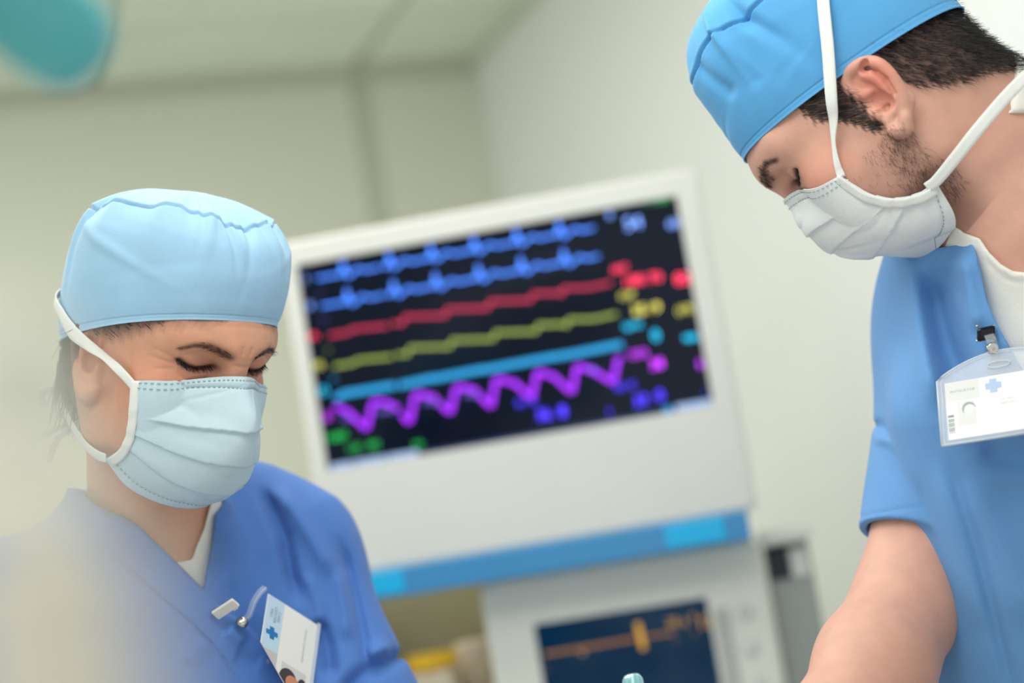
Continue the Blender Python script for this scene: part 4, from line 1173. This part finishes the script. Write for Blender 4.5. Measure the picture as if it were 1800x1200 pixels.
shm = Sculpt(); neck_m(shm, .0045); torso_m(shm, .001)
ax_m = (P(1870, 335, 1.52) - OM); ax_m /= np.linalg.norm(ax_m)
shm.field(lambda Q, d: smax(d, (Q - NM) @ (-ax_m) - .008 - .092 * np.clip((Q - NM) @ f2 / .04, 0, 1), .004))
NECKM = [(1590, 330), (1695, 409), (1723, 419), (1738, 444), (1759, 465), (1780, 477), (1830, 482), (1900, 460), (2000, 400), (1960, 200), (1660, 200)]
shm.field(inpix(lambda u, v, z, d: smax(d, np.minimum(-poly_sd(u, v, NECKM) * z / FPX, 1.545 - z), .0015), 1.70))
VALLEY = [(1640, 440), (1652, 520), (1672, 610), (1700, 690), (1740, 790)]
shm.field(lambda Q, d: np.maximum(d, NM[2] - .40 - Q[:, 2]))
shm.field(inpix(lambda u, v, z, d: d + fold(u, v, VALLEY, .012, 40), 1.6))
shm.field(inpix(lambda u, v, z, d: d - fold(u, v, [(1724, 425), (1738, 450), (1759, 471), (1780, 483), (1830, 488)], .0012, 6) + fold(u, v, [(1728, 440), (1745, 470), (1770, 492), (1805, 500)], .0008, 2.5), 1.6))
v, f = nets(shm, fine_axes(lo, hi, .006, [(P(1690, 760, 1.45), P(1830, 380, 1.50), .0018)]))
adopt(mesh_obj('undershirt', v, f, m_shirt, None, smooth=True), man)

scm = torso_m(Sculpt(), .018)
slv = Sculpt(); sl_end = sRm + (eRm - sRm) * .765
slv.cone(sRm, sl_end, .066, .0545, .03)
ad = (eRm - sRm) / np.linalg.norm(eRm - sRm)
slv.field(lambda Q, d: smax(d, (Q - sl_end) @ ad - .004, .002)); slv.field(lambda Q, d: np.maximum(d, -(np.linalg.norm(np.cross(Q - sRm, ad), axis=1) - .0470 + 6 * np.clip(-((Q - sl_end) @ ad + .02), 0, 1))))
slv.field(inpix(lambda u, v, z, d: d + fold(u, v, [(1505, 910), (1580, 895), (1660, 886)], .0010, 3, False) + fold(u, v, [(1530, 742), (1560, 752), (1590, 775)], .007, 9) - fold(u, v, [(1530, 768), (1562, 775), (1600, 800)], .004, 9)
                 + fold(u, v, [(1556, 700), (1566, 716)], .003, 6)))
slL = Sculpt(); slL.cone(sLm, sLm + (eLm - sLm) * .75, .067, .063, .03)
VM = [(1690, 380), (1705, 404), (1715, 440), (1724, 477), (1734, 526), (1752, 568), (1780, 618), (1835, 715), (1900, 610), (1960, 500), (2010, 400), (1960, 200), (1640, 200)]
def front_m(u, v, z, d):
    d = smax(d, np.minimum(-poly_sd(u, v, VM) * z / FPX, 1.545 - z), .0015)
    d -= .0030 * np.clip(.5 + (seg_dist(u, v, [(1695, 400), (1706, 440), (1716, 500), (1726, 560), (1735, 590), (1762, 640), (1800, 710)])[1] < 0) * 0 - .5, 0, 1)
    d += fold(u, v, VALLEY, .021, 32)
    d -= fold(u, v, [(1596, 440), (1612, 540), (1630, 640), (1650, 730)], .010, 20)
    d -= fold(u, v, [(1690, 440), (1708, 540), (1722, 590)], .008, 15)
    d += fold(u, v, [(1700, 470), (1712, 540), (1716, 575)], .0012, 2.5)
    d += fold(u, v, [(1715, 790), (1780, 800), (1860, 790)], .009, 26)
    d -= fold(u, v, [(1690, 830), (1730, 920), (1775, 1020), (1830, 1110)], .007, 40)
    d += fold(u, v, [(1660, 780), (1688, 871), (1716, 955), (1730, 1011), (1751, 1095), (1775, 1196), (1790, 1260)], .0055, 12)
    d -= fold(u, v, [(1640, 800), (1668, 900), (1700, 1010), (1735, 1130)], .004, 18)
    d += fold(u, v, [(1608, 820), (1640, 950), (1680, 1090)], .002, 10)
    return d
corm = Sculpt(); neck_m(corm, .0105); torso_m(corm, .007)
scm.field(lambda Q, d: smin(d, smax(corm(Q), (Q - NM) @ (-ax_m) + .012 - .094 * np.clip((Q - NM) @ f2 / .04, 0, 1), .004), .01))
scm.cone(P(1668, 730, 1.51), P(1815, 1250, 1.52), .044, .046, .05)
scm.field(inpix(front_m, 1.72))
scm.field(lambda Q, d: smin(d, np.minimum(slv(Q), slL(Q)), .008))
axm = (NM - OM) / np.linalg.norm(NM - OM); SMv = sines(14, 8, 10, 32)
scm.field(lambda Q, d: smax(d, -(np.linalg.norm((Q - NM) - ((Q - NM) @ axm)[:, None] * axm, axis=1) - .092 + 10 * np.clip((Q - NM) @ axm - .03, 0, 1)), .003))
def hem_m(Q, d):
    m = np.abs(d) < .03; d[m] += .0018 * wobble(Q[m], SMv); return np.maximum(d, hipM[2] - .05 - Q[:, 2])
scm.field(hem_m)
v, f = nets(scm, fine_axes(lo, hi, .0045, [(P(1520, 1230, 1.42), P(1840, 380, 1.68), .0021)]))
adopt(mesh_obj('scrub_top', v, f, m_scrub_m, None, smooth=True), man)

for s in (1, -1): adopt(ball('eye', OM + RM @ np.array([s * .032, .0725, .0205]), .0125, m_eye, None, RM), man)
brow_and_lash(RM, OM, bmn, man, False, None)
cap_m = build_cap('surgical_cap', RM, OM, [(.1065, .0690), (.104, .088), (.0985, .110), (.0915, .141), (.072, .170), (.046, .181), (.012, .185)],
                  [(-.114, .0115), (-.120, .040), (-.121, .075), (-.112, .115), (-.088, .150), (-.050, .175), (-.004, .184)],
                  [.0800, .0845, .0860, .0840, .0700, .0440, .008], (.004, .185), .545, [(5.0, .5, 5.2, .3, .1, -.003), (5.6, .52, 5.5, .36, .08, -.004)], m_cap_m, None, 23)
adopt(cap_m, man)
GM = [[(0, .1050, .0195), (.016, .0985, .0160), (.034, .0870, .0080), (.052, .0745, -.003), (.0665, .0615, -.0125)],
      [(0, .1120, .0040), (.0165, .1050, .0010), (.035, .0930, -.0070), (.0525, .0780, -.016), (.0668, .0605, -.025)],
      [(0, .1190, -.0140), (.0175, .1120, -.0160), (.036, .0970, -.0230), (.053, .0790, -.0320), (.0670, .0570, -.042)],
      [(0, .1180, -.0360), (.0185, .1110, -.0370), (.037, .0960, -.0430), (.0535, .0770, -.0500), (.0670, .0490, -.057)],
      [(0, .1080, -.0600), (.0195, .1020, -.0605), (.038, .0880, -.0640), (.0535, .0690, -.0680), (.0665, .0385, -.067)],
      [(0, .0800, -.0880), (.0205, .0760, -.0885), (.038, .0650, -.0910), (.0525, .0490, -.0900), (.0660, .0270, -.0730)],
      [(0, .0380, -.1090), (.0190, .0360, -.1100), (.036, .0320, -.1110), (.051, .0240, -.1020), (.0655, .0150, -.0760)]]
mm, VMm, NMm = build_mask('face_mask', RM, OM, GM, m_mask_m, None, [(.36, .0026, .03), (.55, .0024, .0), (.74, .0024, -.03)], 9, skm)
adopt(mm, man)
for s in (1, -1):
    tie('mask_tie', RM, OM, [(s * .0668, .0620, -.014), (s * .0705, .0560, -.004), (s * .0740, .0440, .010), (s * .0800, .0300, .022), (s * .0870, .0180, .034), (s * .0915, -.010, .062), (s * .0915, -.036, .090), (s * .078, -.072, .128), (s * .030, -.105, .140), (0, -.112, .142)],
        [(s, .4, -.1), (s, .5, 0), (s * .8, 1.0, .2), (s, .35, -.1), (s, .1, 0), (s, 0, .1), (s, -.1, .3), (s, -.4, .6), (s * .3, -1, .7), (0, -1, .5)], [.0080, .0060, .0050, .0080, .0100, .0105, .0105, .010, .010, .010], mm, 60)
    tie('mask_tie', RM, OM, [(s * .0665, .0235, -.0735), (s * .0690, .014, -.076), (s * .0740, -.010, -.0755), (s * .0775, -.040, -.074), (s * .073, -.075, -.073), (s * .055, -.105, -.073), (s * .02, -.124, -.073), (0, -.127, -.073)],
        [(s, .2, -.4), (s, .1, -.4), (s, 0, -.3), (s, 0, -.2), (s, -.4, -.2), (s * .8, -1, 0), (s * .2, -1, 0), (0, -1, 0)], [.0090, .0100, .0105, .0105, .0105, .010, .010, .010], mm, 60)
kb = OM + RM @ np.array([-.012, -.129, -.073])
for q in ([(0, 0, 0), (-.012, -.014, .012), (-.026, -.024, .006), (-.020, -.022, -.010), (0, 0, 0)], [(0, 0, 0), (.014, -.012, .012), (.028, -.018, .006), (.020, -.018, -.010), (0, 0, 0)], [(0, 0, 0), (-.010, -.014, -.018), (-.016, -.018, -.045)]):
    p = spline([kb + RM @ np.array(a) for a in q], 30); ribbon('tie_bow', p, np.cross(np.gradient(p, axis=0), RM[:, 0] + RM[:, 2] * .3), .010, .0006, m_tie, mm)

co, no, q = pick(bmn, RM, OM, lambda q: (hair_zone(q) > .5) & (q[:, 1] < -.02), 7500, 31)
qd = np.stack([np.zeros(len(q)), -.35 - 0 * q[:, 0], -1.0 * np.ones(len(q))], 1)
adopt(strands('hair', co, qd @ RM.T + no * .55, .015, .00030, m_hair_m, None, curl=.35, droop=-.3 * UP, seed=14), man)
co, no, q = pick(bmn, RM, OM, lambda q: (hair_zone(q) > .5) & (q[:, 1] > 0), 2600, 32)
qd = np.stack([np.zeros(len(q)), -.75 + 0 * q[:, 0], -.65 * np.ones(len(q))], 1)
adopt(strands('hair', co, qd @ RM.T + no * .15, .011, .00020, m_hair_m, None, curl=.45, seed=15), man)
def beard_zone(q):
    x, y, z = q.T; ax = np.abs(x)
    return (ax > .03) & (y > -.004) & (y < .062) & (z < -.018 + .10 * y) & (z > -.095) & (z < -.010 - .25 * np.clip(y - .02, 0, 1))
co, no, q = pick(bmn, RM, OM, beard_zone, 4200, 33)
w = np.random.default_rng(2).uniform(size=len(q)) < np.clip(1.15 - np.abs(q[:, 1] - .014) / .030, .10, 1)
co, no = co[w], no[w]
adopt(strands('beard', co, np.tile(RM @ np.array([0, .15, -1.0]), (len(co), 1)) + no * .40 + np.random.default_rng(3).normal(size=co.shape) * .35, .0085, .00013, m_brow, None, curl=.9, seed=16), man)
fM = np.array([hipM[0], hipM[1], 0])
trousers(man, hipM, lm, [fM + lm * .11 - fm * .02, fM - lm * .11 - fm * .02], m_scrub_m)
for s in (1, -1): shoe(man, fM + lm * .11 * s - fm * .02, fm)

# ------------------------------------------------------------------ badges and a hand-held tool
m_clear = mat('clear_vinyl', (0.92, 0.95, 1.0, 1), 0.18, alpha=0.16, spec=0.4)
m_clear_edge = mat('welded_vinyl_edge', lin(215, 225, 238), 0.2, alpha=0.7)
m_card = mat('white_card', lin(232, 231, 226), 0.45)
m_card2 = mat('glossy_white_card', lin(244, 244, 242), 0.3)
m_pale = mat('pale_blue_print', lin(188, 212, 230), 0.5)
m_greyp = mat('gray_print', lin(190, 192, 184), 0.5)
m_grey2 = mat('light_gray_print', lin(222, 222, 214), 0.5)
m_bluep = mat('blue_cross_print', lin(10, 112, 182), 0.5)
m_lightblue = mat('light_blue_cross_print', lin(140, 182, 228), 0.5)
m_ink = mat('gray_ink', lin(110, 128, 132), 0.6)
m_ink2 = mat('dark_green_ink', lin(70, 92, 92), 0.6)
m_photo_bg = mat('photo_backdrop', lin(205, 207, 204), 0.5)
m_photo_skin = mat('photo_skin', lin(206, 132, 100), 0.5)
m_photo_hair = mat('photo_hair', lin(58, 46, 50), 0.5)
m_metal = mat('nickel_metal', lin(205, 200, 188), 0.2, metal=1.0)
m_clipw = mat('ivory_clip_plastic', lin(238, 234, 222), 0.4, bump=0.3, bscale=300)
m_blackc = mat('black_clip_metal', lin(22, 24, 30), 0.25, metal=0.5)

class Plane:
    """Local sheet: origin o, axes ex (right), ey (up), normal n towards the viewer of the sheet."""
    def __init__(s, o, ex, ey):
        s.o = np.asarray(o); s.ex = ex / np.linalg.norm(ex); ey = ey - s.ex * (ey @ s.ex); s.ey = ey / np.linalg.norm(ey)
        s.n = np.cross(s.ex, s.ey)
    def at(s, x, y, h=0.0): return s.o + s.ex * x + s.ey * y + s.n * h
    def hit(s, px, py):
        d = P(px, py, 1.0) - EYE; t = ((s.o - EYE) @ s.n) / (d @ s.n); w = EYE + d * t - s.o
        return w @ s.ex, w @ s.ey
    def slab(s, name, pts, h0, h1, material, parent):
        n = len(pts); vs = [s.at(x, y, h0) for x, y in pts] + [s.at(x, y, h1) for x, y in pts]
        fs = [tuple(range(n))[::-1], tuple(range(n, 2 * n))] + [(i, (i + 1) % n, n + (i + 1) % n, n + i) for i in range(n)]
        bm = bmesh.new(); bv = [bm.verts.new(v) for v in vs]
        for f in fs: bm.faces.new([bv[i] for i in f])
        return adopt(bm_obj(name, bm, material), parent)
    def text(s, name, t, x, y, size, ang, h, material, parent):
        v, f = text_mesh(t, size); c, q = math.cos(ang), math.sin(ang)
        vs = [s.at(x + c * a[0] - q * a[1], y + q * a[0] + c * a[1], h) for a in v]
        return adopt(mesh_obj(name, vs, f, material), parent)
def rect(x0, x1, y0, y1): return [(x0, y0), (x1, y0), (x1, y1), (x0, y1)]
def disc(cx, cy, rx, ry, n=24, a0=0, a1=360): return [(cx + rx * math.cos(math.radians(a0 + (a1 - a0) * k / n)), cy + ry * math.sin(math.radians(a0 + (a1 - a0) * k / n))) for k in range(n)]
def cross(cx, cy, r, w, ang=0):
    p = [(-w, r), (-w, w), (-r, w), (-r, -w), (-w, -w), (-w, -r), (w, -r), (w, -w), (r, -w), (r, w), (w, w), (w, r)]
    c, q = math.cos(ang), math.sin(ang); return [(cx + c * a - q * b, cy + q * a + c * b) for a, b in p]

def surface_depth(S, px, py, z0=1.2, z1=1.9):
    """Depth at which a sculpted surface is met behind a point of the photograph."""
    zs = np.linspace(z0, z1, 700); Q = np.stack([P(px, py, z) for z in zs]); d = S(Q); k = np.nonzero(d < 0)[0]
    return zs[k[0]] if len(k) else None

def clip_line(pts, a, b):
    """Keep the part of a polygon on the right-hand side of the line a -> b."""
    side = lambda p: (b[0] - a[0]) * (p[1] - a[1]) - (b[1] - a[1]) * (p[0] - a[0]); out = []
    for p, q in zip(pts, pts[1:] + pts[:1]):
        sp, sq = side(p), side(q)
        if sp >= 0: out.append(p)
        if (sp >= 0) != (sq >= 0): t = sp / (sp - sq); out.append((p[0] + t * (q[0] - p[0]), p[1] + t * (q[1] - p[1])))
    return out

# woman's card, hanging sideways and tucked behind the wrapped neckline
dep = lambda px, py: .000618 * (px - 471) - .0002935 * (py - 1043)
samples = [(471, 1043), (557, 1098), (548, 1190), (500, 1150), (515, 1080), (535, 1195), (490, 1110)]
d0 = min(surface_depth(scw, *q) - dep(*q) for q in samples) - .0035
pt = lambda px, py: P(px, py, d0 + dep(px, py))
A0, A1, A2 = pt(471, 1043), pt(557, 1098), pt(461, 1148)
pl = Plane(A0, A1 - A0, A0 - A2)
wid = np.linalg.norm(A1 - A0)
idw = empty('name_badge', pl.at(.03, -.05, 0), 'small photo badge on an ivory clip at the blue wrapped neckline', 'badge')
H = .100
ca_, cb_ = pl.hit(463, 1137), pl.hit(497, 1197)
_sgn = (cb_[0] - ca_[0]) * (0 - ca_[1]) - (cb_[1] - ca_[1]) * (wid - ca_[0])
CUT = lambda pts: clip_line(pts, ca_, cb_) if _sgn > 0 else clip_line(pts, cb_, ca_)
sx, sy = wid / .0465, 1.12
class Scaled:
    """Card layout drawn at nominal size and stretched to the sheet."""
    def slab(s, name, pts, h0, h1, m, parent):
        p = CUT([(x * sx, y * sy) for x, y in pts])
        return pl.slab(name, p, h0, h1, m, parent) if len(p) > 2 else None
    def text(s, name, t, x, y, size, ang, h, m, parent): return pl.text(name, t, x * sx, y * sy, size * 1.25, ang, h, m, parent)
pk = Scaled()
pk.slab('card', [(0, 0), (.0465, 0), (.0465, -.088), (0, -.088)], 0, .0008, m_card, idw)
pk.slab('pale_band', rect(.0005, .0155, -.047, -.0005), .0008, .0010, m_pale, idw)
pk.slab('gray_band', rect(.0005, .0155, -.087, -.0475), .0008, .0010, m_greyp, idw)
pk.slab('blue_cross', cross(.0080, -.0320, .0052, .0020, .12), .0010, .0012, m_bluep, idw)
for i, x in enumerate((.0050, .0085, .0118)):
    pk.text('lettering', ('MED', 'CENTER', 'CARE')[i], x, -.0150, .0036, -math.pi / 2 + .0, .0011, m_ink, idw)
pk.text('lettering', 'ID', .0080, -.058, .0036, -math.pi / 2, .0011, m_ink, idw)
pk.text('lettering', 'VISITING STAFF NURSE', .0370, -.026, .0027, -math.pi / 2, .0011, m_greyp, idw)
pk.slab('portrait_photo', rect(.0200, .0425, -.078, -.050), .0008, .0010, m_photo_bg, idw)
pk.slab('portrait_hair', disc(.0270, -.0625, .0078, .0090), .0010, .0011, m_photo_hair, idw)
pk.slab('portrait_face', disc(.0310, -.0640, .0058, .0062), .0011, .0012, m_photo_skin, idw)
pk.slab('portrait_shoulders', disc(.0400, -.0640, .0046, .0085), .0010, .0011, m_photo_hair, idw)

pk.slab('vinyl_edge', [(.0467, .002), (.0492, .002), (.0492, -.09), (.0467, -.09)], .0, .0016, m_clear_edge, idw)
# strap, snap and clip
zsn = surface_depth(scw, 430, 1088) - .006
strap = spline([P(430, 1088, zsn), P(438, 1080, zsn - .001), P(446, 1058, zsn - .002), P(456, 1042, zsn - .001), P(466, 1032, zsn + .002)], 24)
adopt(ribbon('vinyl_strap', strap, -FWD, .006, .0008, m_clear, None), idw)
adopt(tube('strap_edge', strap + RGT * .001, .0006, m_clear_edge, None, n=8), idw)
nz = -FWD * .8 + UPV * .5 - RGT * .2
adopt(lathe('snap_button', [(.0012, .0052), (.0035, .0048), (.0052, .003), (.0056, 0), (.0050, -.002), (.002, -.003)], m_metal, None, n=28, axis=nz, origin=P(430, 1090, zsn)), idw)
zcl = min(surface_depth(scw, 381, 1084), surface_depth(scw, 398, 1086)) - .005; ca, cb = P(380, 1080, zcl), P(414, 1058, zcl - .004)
cx = (cb - ca) / np.linalg.norm(cb - ca); cy = UPV * .82 - FWD * .45 + RGT * .5; cy -= cx * (cy @ cx); cy /= np.linalg.norm(cy); cz = np.cross(cx, cy)
cz = cz if cz @ FWD < 0 else -cz
mid = (ca + cb) / 2
def obox(name, c, X, Y, Z, sx, sy, sz, material, parent, bev=.001):
    bm = bmesh.new(); add_box(bm, (-sx / 2, -sy / 2, -sz / 2), (sx / 2, sy / 2, sz / 2), bev, 2)
    for v in bm.verts: v.co = Vector(c + X * v.co.x + Y * v.co.y + Z * v.co.z)
    return adopt(bm_obj(name, bm, material), parent)
obox('clip_plate', mid, cx, cy, cz, .0240, .0105, .0032, m_clipw, idw)
for t in (-.006, 0, .006): obox('clip_rib', mid + cx * t + cz * .0017, cx, cy, cz, .0040, .0062, .0010, m_clipw, idw, .0003)
obox('clip_jaw', mid - cy * .006 + cx * .005 - cz * .002, cx, cy, cz, .005, .005, .003, m_clipw, idw)

# man's card in a clear holder
HL = dict(bl=(1643, 781), tl=(1649, 668))
def sd(px, py): return surface_depth(scm, px, py)
dpm = lambda px, py: -.0002258 * (px - 1643) - .0002686 * (py - 781)
m0 = min(sd(*q) - dpm(*q) for q in [(1650, 775), (1655, 690), (1700, 680), (1750, 720), (1790, 690), (1795, 750), (1700, 760), (1720, 650)]) - .0035
pq = lambda px, py: P(px, py, m0 + dpm(px, py))
zh = m0 + dpm(1735, 640)
pm = Plane(pq(1643, 781), pq(1800, 757) - pq(1643, 781), pq(1649, 668) - pq(1643, 781))
idm = empty('id_badge', pm.at(.04, .03), 'white identity card in a clear holder clipped to the right chest', 'badge')
Wd, Hh = .112, pm.hit(1649, 668)[1]
arch = [(0, 0), (Wd, 0), (Wd, Hh)] + [(Wd * (1 - t), Hh + .020 * math.sin(math.pi * t) ** .8) for t in np.linspace(.04, .96, 22)] + [(0, Hh)]
pm.slab('clear_holder', arch, -.0008, .0, m_clear, idm)
pm.slab('clear_front', [(x * .98 + .001, y * .98 + .0006) for x, y in arch], .0012, .0016, m_clear, idm)
edge = np.array([pm.at(x, y, .0008) for x, y in arch] + [pm.at(0, 0, .0008)])
adopt(tube('welded_edge', edge, .0011, m_clear_edge, None, n=8), idm)
inn = np.array([pm.at(.0035 + x * (Wd - .007) / Wd, .0035 + y * (Hh - .004) / Hh, .0012) for x, y in arch] + [pm.at(.0035, .0035, .0012)])
adopt(tube('weld_line', inn, .0005, m_clear_edge, None, n=6), idm)
cw0, cw1, ch0, ch1 = .0060, Wd - .004, .0045, Hh - .003
pm.slab('card', rect(cw0, cw1, ch0, ch1), .0001, .0008, m_card2, idm)
pm.slab('gray_band', rect(cw0, .0345, ch1 - .0185, ch1 - .0002), .0008, .0009, m_grey2, idm)
pm.slab('blue_cross', cross(.0460, ch1 - .0095, .0066, .0030, .0), .0008, .0010, m_lightblue, idm)
pm.text('lettering', 'INSTRUKTOR', .0205, ch1 - .0095, .0034, 0, .0010, m_ink, idm)
pm.text('lettering', 'DR. MED', .0560, ch0 + .0300, .0030, 0, .0010, m_greyp, idm)
pm.text('lettering', 'OBERARZT', .0570, ch0 + .0262, .0034, 0, .0010, m_greyp, idm)
pm.slab('portrait_photo', rect(.0150, .0300, ch0 + .0110, ch0 + .0335), .0008, .0009, m_grey2, idm)
pm.slab('portrait_hair', disc(.0245, ch0 + .0265, .0056, .0062), .0009, .0010, m_ink, idm)
pm.slab('portrait_face', disc(.0252, ch0 + .0245, .0050, .0058), .0010, .0011, mat('pale_print', lin(226, 224, 220), .4), idm)
pm.slab('barcode_head', rect(.0068, .0118, ch0 + .0205, ch0 + .0228), .0008, .0010, m_ink2, idm)
for i in range(9): pm.slab('barcode_bar', rect(.0068, .0118, ch0 + .0060 + i * .0015, ch0 + .0060 + i * .0015 + (.0009 if i % 3 else .0005)), .0008, .0010, m_ink2, idm)
sl = pm.hit(1741, 640)
slot = [pm.at(sl[0] + .0095 * math.cos(a) * 1.0, sl[1] + .0030 * math.sin(a), .0012) for a in np.linspace(0, 2 * math.pi, 25)[:-1]]
adopt(tube('slot_rim', np.array(slot), .0009, m_clear_edge, None, n=8, closed=True), idm)
zk = sd(1728, 584) - .007; sn = P(1740, 612, (zk + zh) / 2 - .006)
adopt(ribbon('vinyl_strap', spline([P(1730, 588, zk), P(1735, 600, zk - .003), sn + FWD * .002, P(1742, 628, zh - .004), pm.at(*sl, .002)], 20), -FWD, .0085, .0006, m_clear, None), idm)
adopt(lathe('snap_button', [(.0012, .0040), (.0022, .0030), (.0034, .0042), (.0046, .0036), (.0054, .001), (.0050, -.002), (.002, -.003)], m_metal, None, n=28, axis=-FWD, origin=sn), idm)
kc = P(1730, 586, zk)
obox('clip_jaw', kc, RGT * .98 + UPV * .2, UPV, -FWD, .0150, .0115, .006, m_blackc, idm, .002)
obox('clip_plate', kc + RGT * .0055 - FWD * .003 + UPV * .001, RGT, UPV, -FWD, .005, .0105, .002, m_metal, idm, .0006)
for sx in (-.0065, .0065):
    for sy in (-.0062, .0062): adopt(ball('clip_stud', kc + RGT * sx + UPV * sy - FWD * .002, .0013, m_metal, None, None), idm)

def clear_of(root, S, sheet):
    """Bring a badge's parts just clear of the cloth they lie on: the sheet parts together, the fittings one by one."""
    bpy.context.view_layer.update(); need = {}
    for o in root.children:
        W = np.array(o.matrix_world); co = np.array([v.co[:] for v in o.data.vertices]) @ W[:3, :3].T + W[:3, 3]; Q = [co]
        o.data.calc_loop_triangles()
        for t in o.data.loop_triangles:
            a, b, c = co[list(t.vertices)]; n = int(min(24, max(np.linalg.norm(a - b), np.linalg.norm(a - c), np.linalg.norm(b - c)) / .003))
            if n > 1:
                w = np.array([(i / n, j / n) for i in range(n + 1) for j in range(n + 1 - i)]); Q.append(a + w[:, :1] * (b - a) + w[:, 1:] * (c - a))
        need[o.name] = max(0, .0020 - S(np.concatenate(Q)).min())
    flat = max([v for k, v in need.items() if k.startswith(sheet)] + [0])
    print('badge lift', round(flat, 4), {k: round(v, 4) for k, v in need.items() if v > .001})
    for o in root.children:
        sh = flat if o.name.startswith(sheet) else need[o.name]
        o.matrix_world = Matrix.Translation(Vector(-FWD * sh * 1.1)) @ o.matrix_world
    return max(need.values())
SHEET = ('card', 'pale_band', 'gray_band', 'blue_cross', 'lettering', 'portrait', 'vinyl_edge', 'clear', 'weld', 'barcode', 'slot')
for _bd, _sf in ((idw, scw), (idm, scm)):
    for _k in range(4):
        if clear_of(_bd, _sf, SHEET) < .0004: break

# clear teal tool held in the man's hand, only its tip reaching the picture
m_tealc = mat('translucent_teal_plastic', lin(140, 212, 214), 0.15, trans=0.45, coat=0.4)
tl = empty('suction_tool', (stick_a + stick_b) / 2, 'teal plastic tool tip rising in front of the lower screen', 'instrument')
ax = (stick_a - stick_b); Lt = np.linalg.norm(ax); ax /= Lt
adopt(lathe('tool_tip', [(.0030, .0048), (.0066, .0040), (.0084, .0010), (.0090, -.006), (.0090, -.05), (.0070, -.058), (.0070, -.12)], m_tealc, None, n=32, axis=ax * .9 + RGT * .12, origin=stick_a), tl)
adopt(tube('tool_handle', [stick_a - ax * .11, stick_b], .0075, m_tealc, None, n=16), tl)
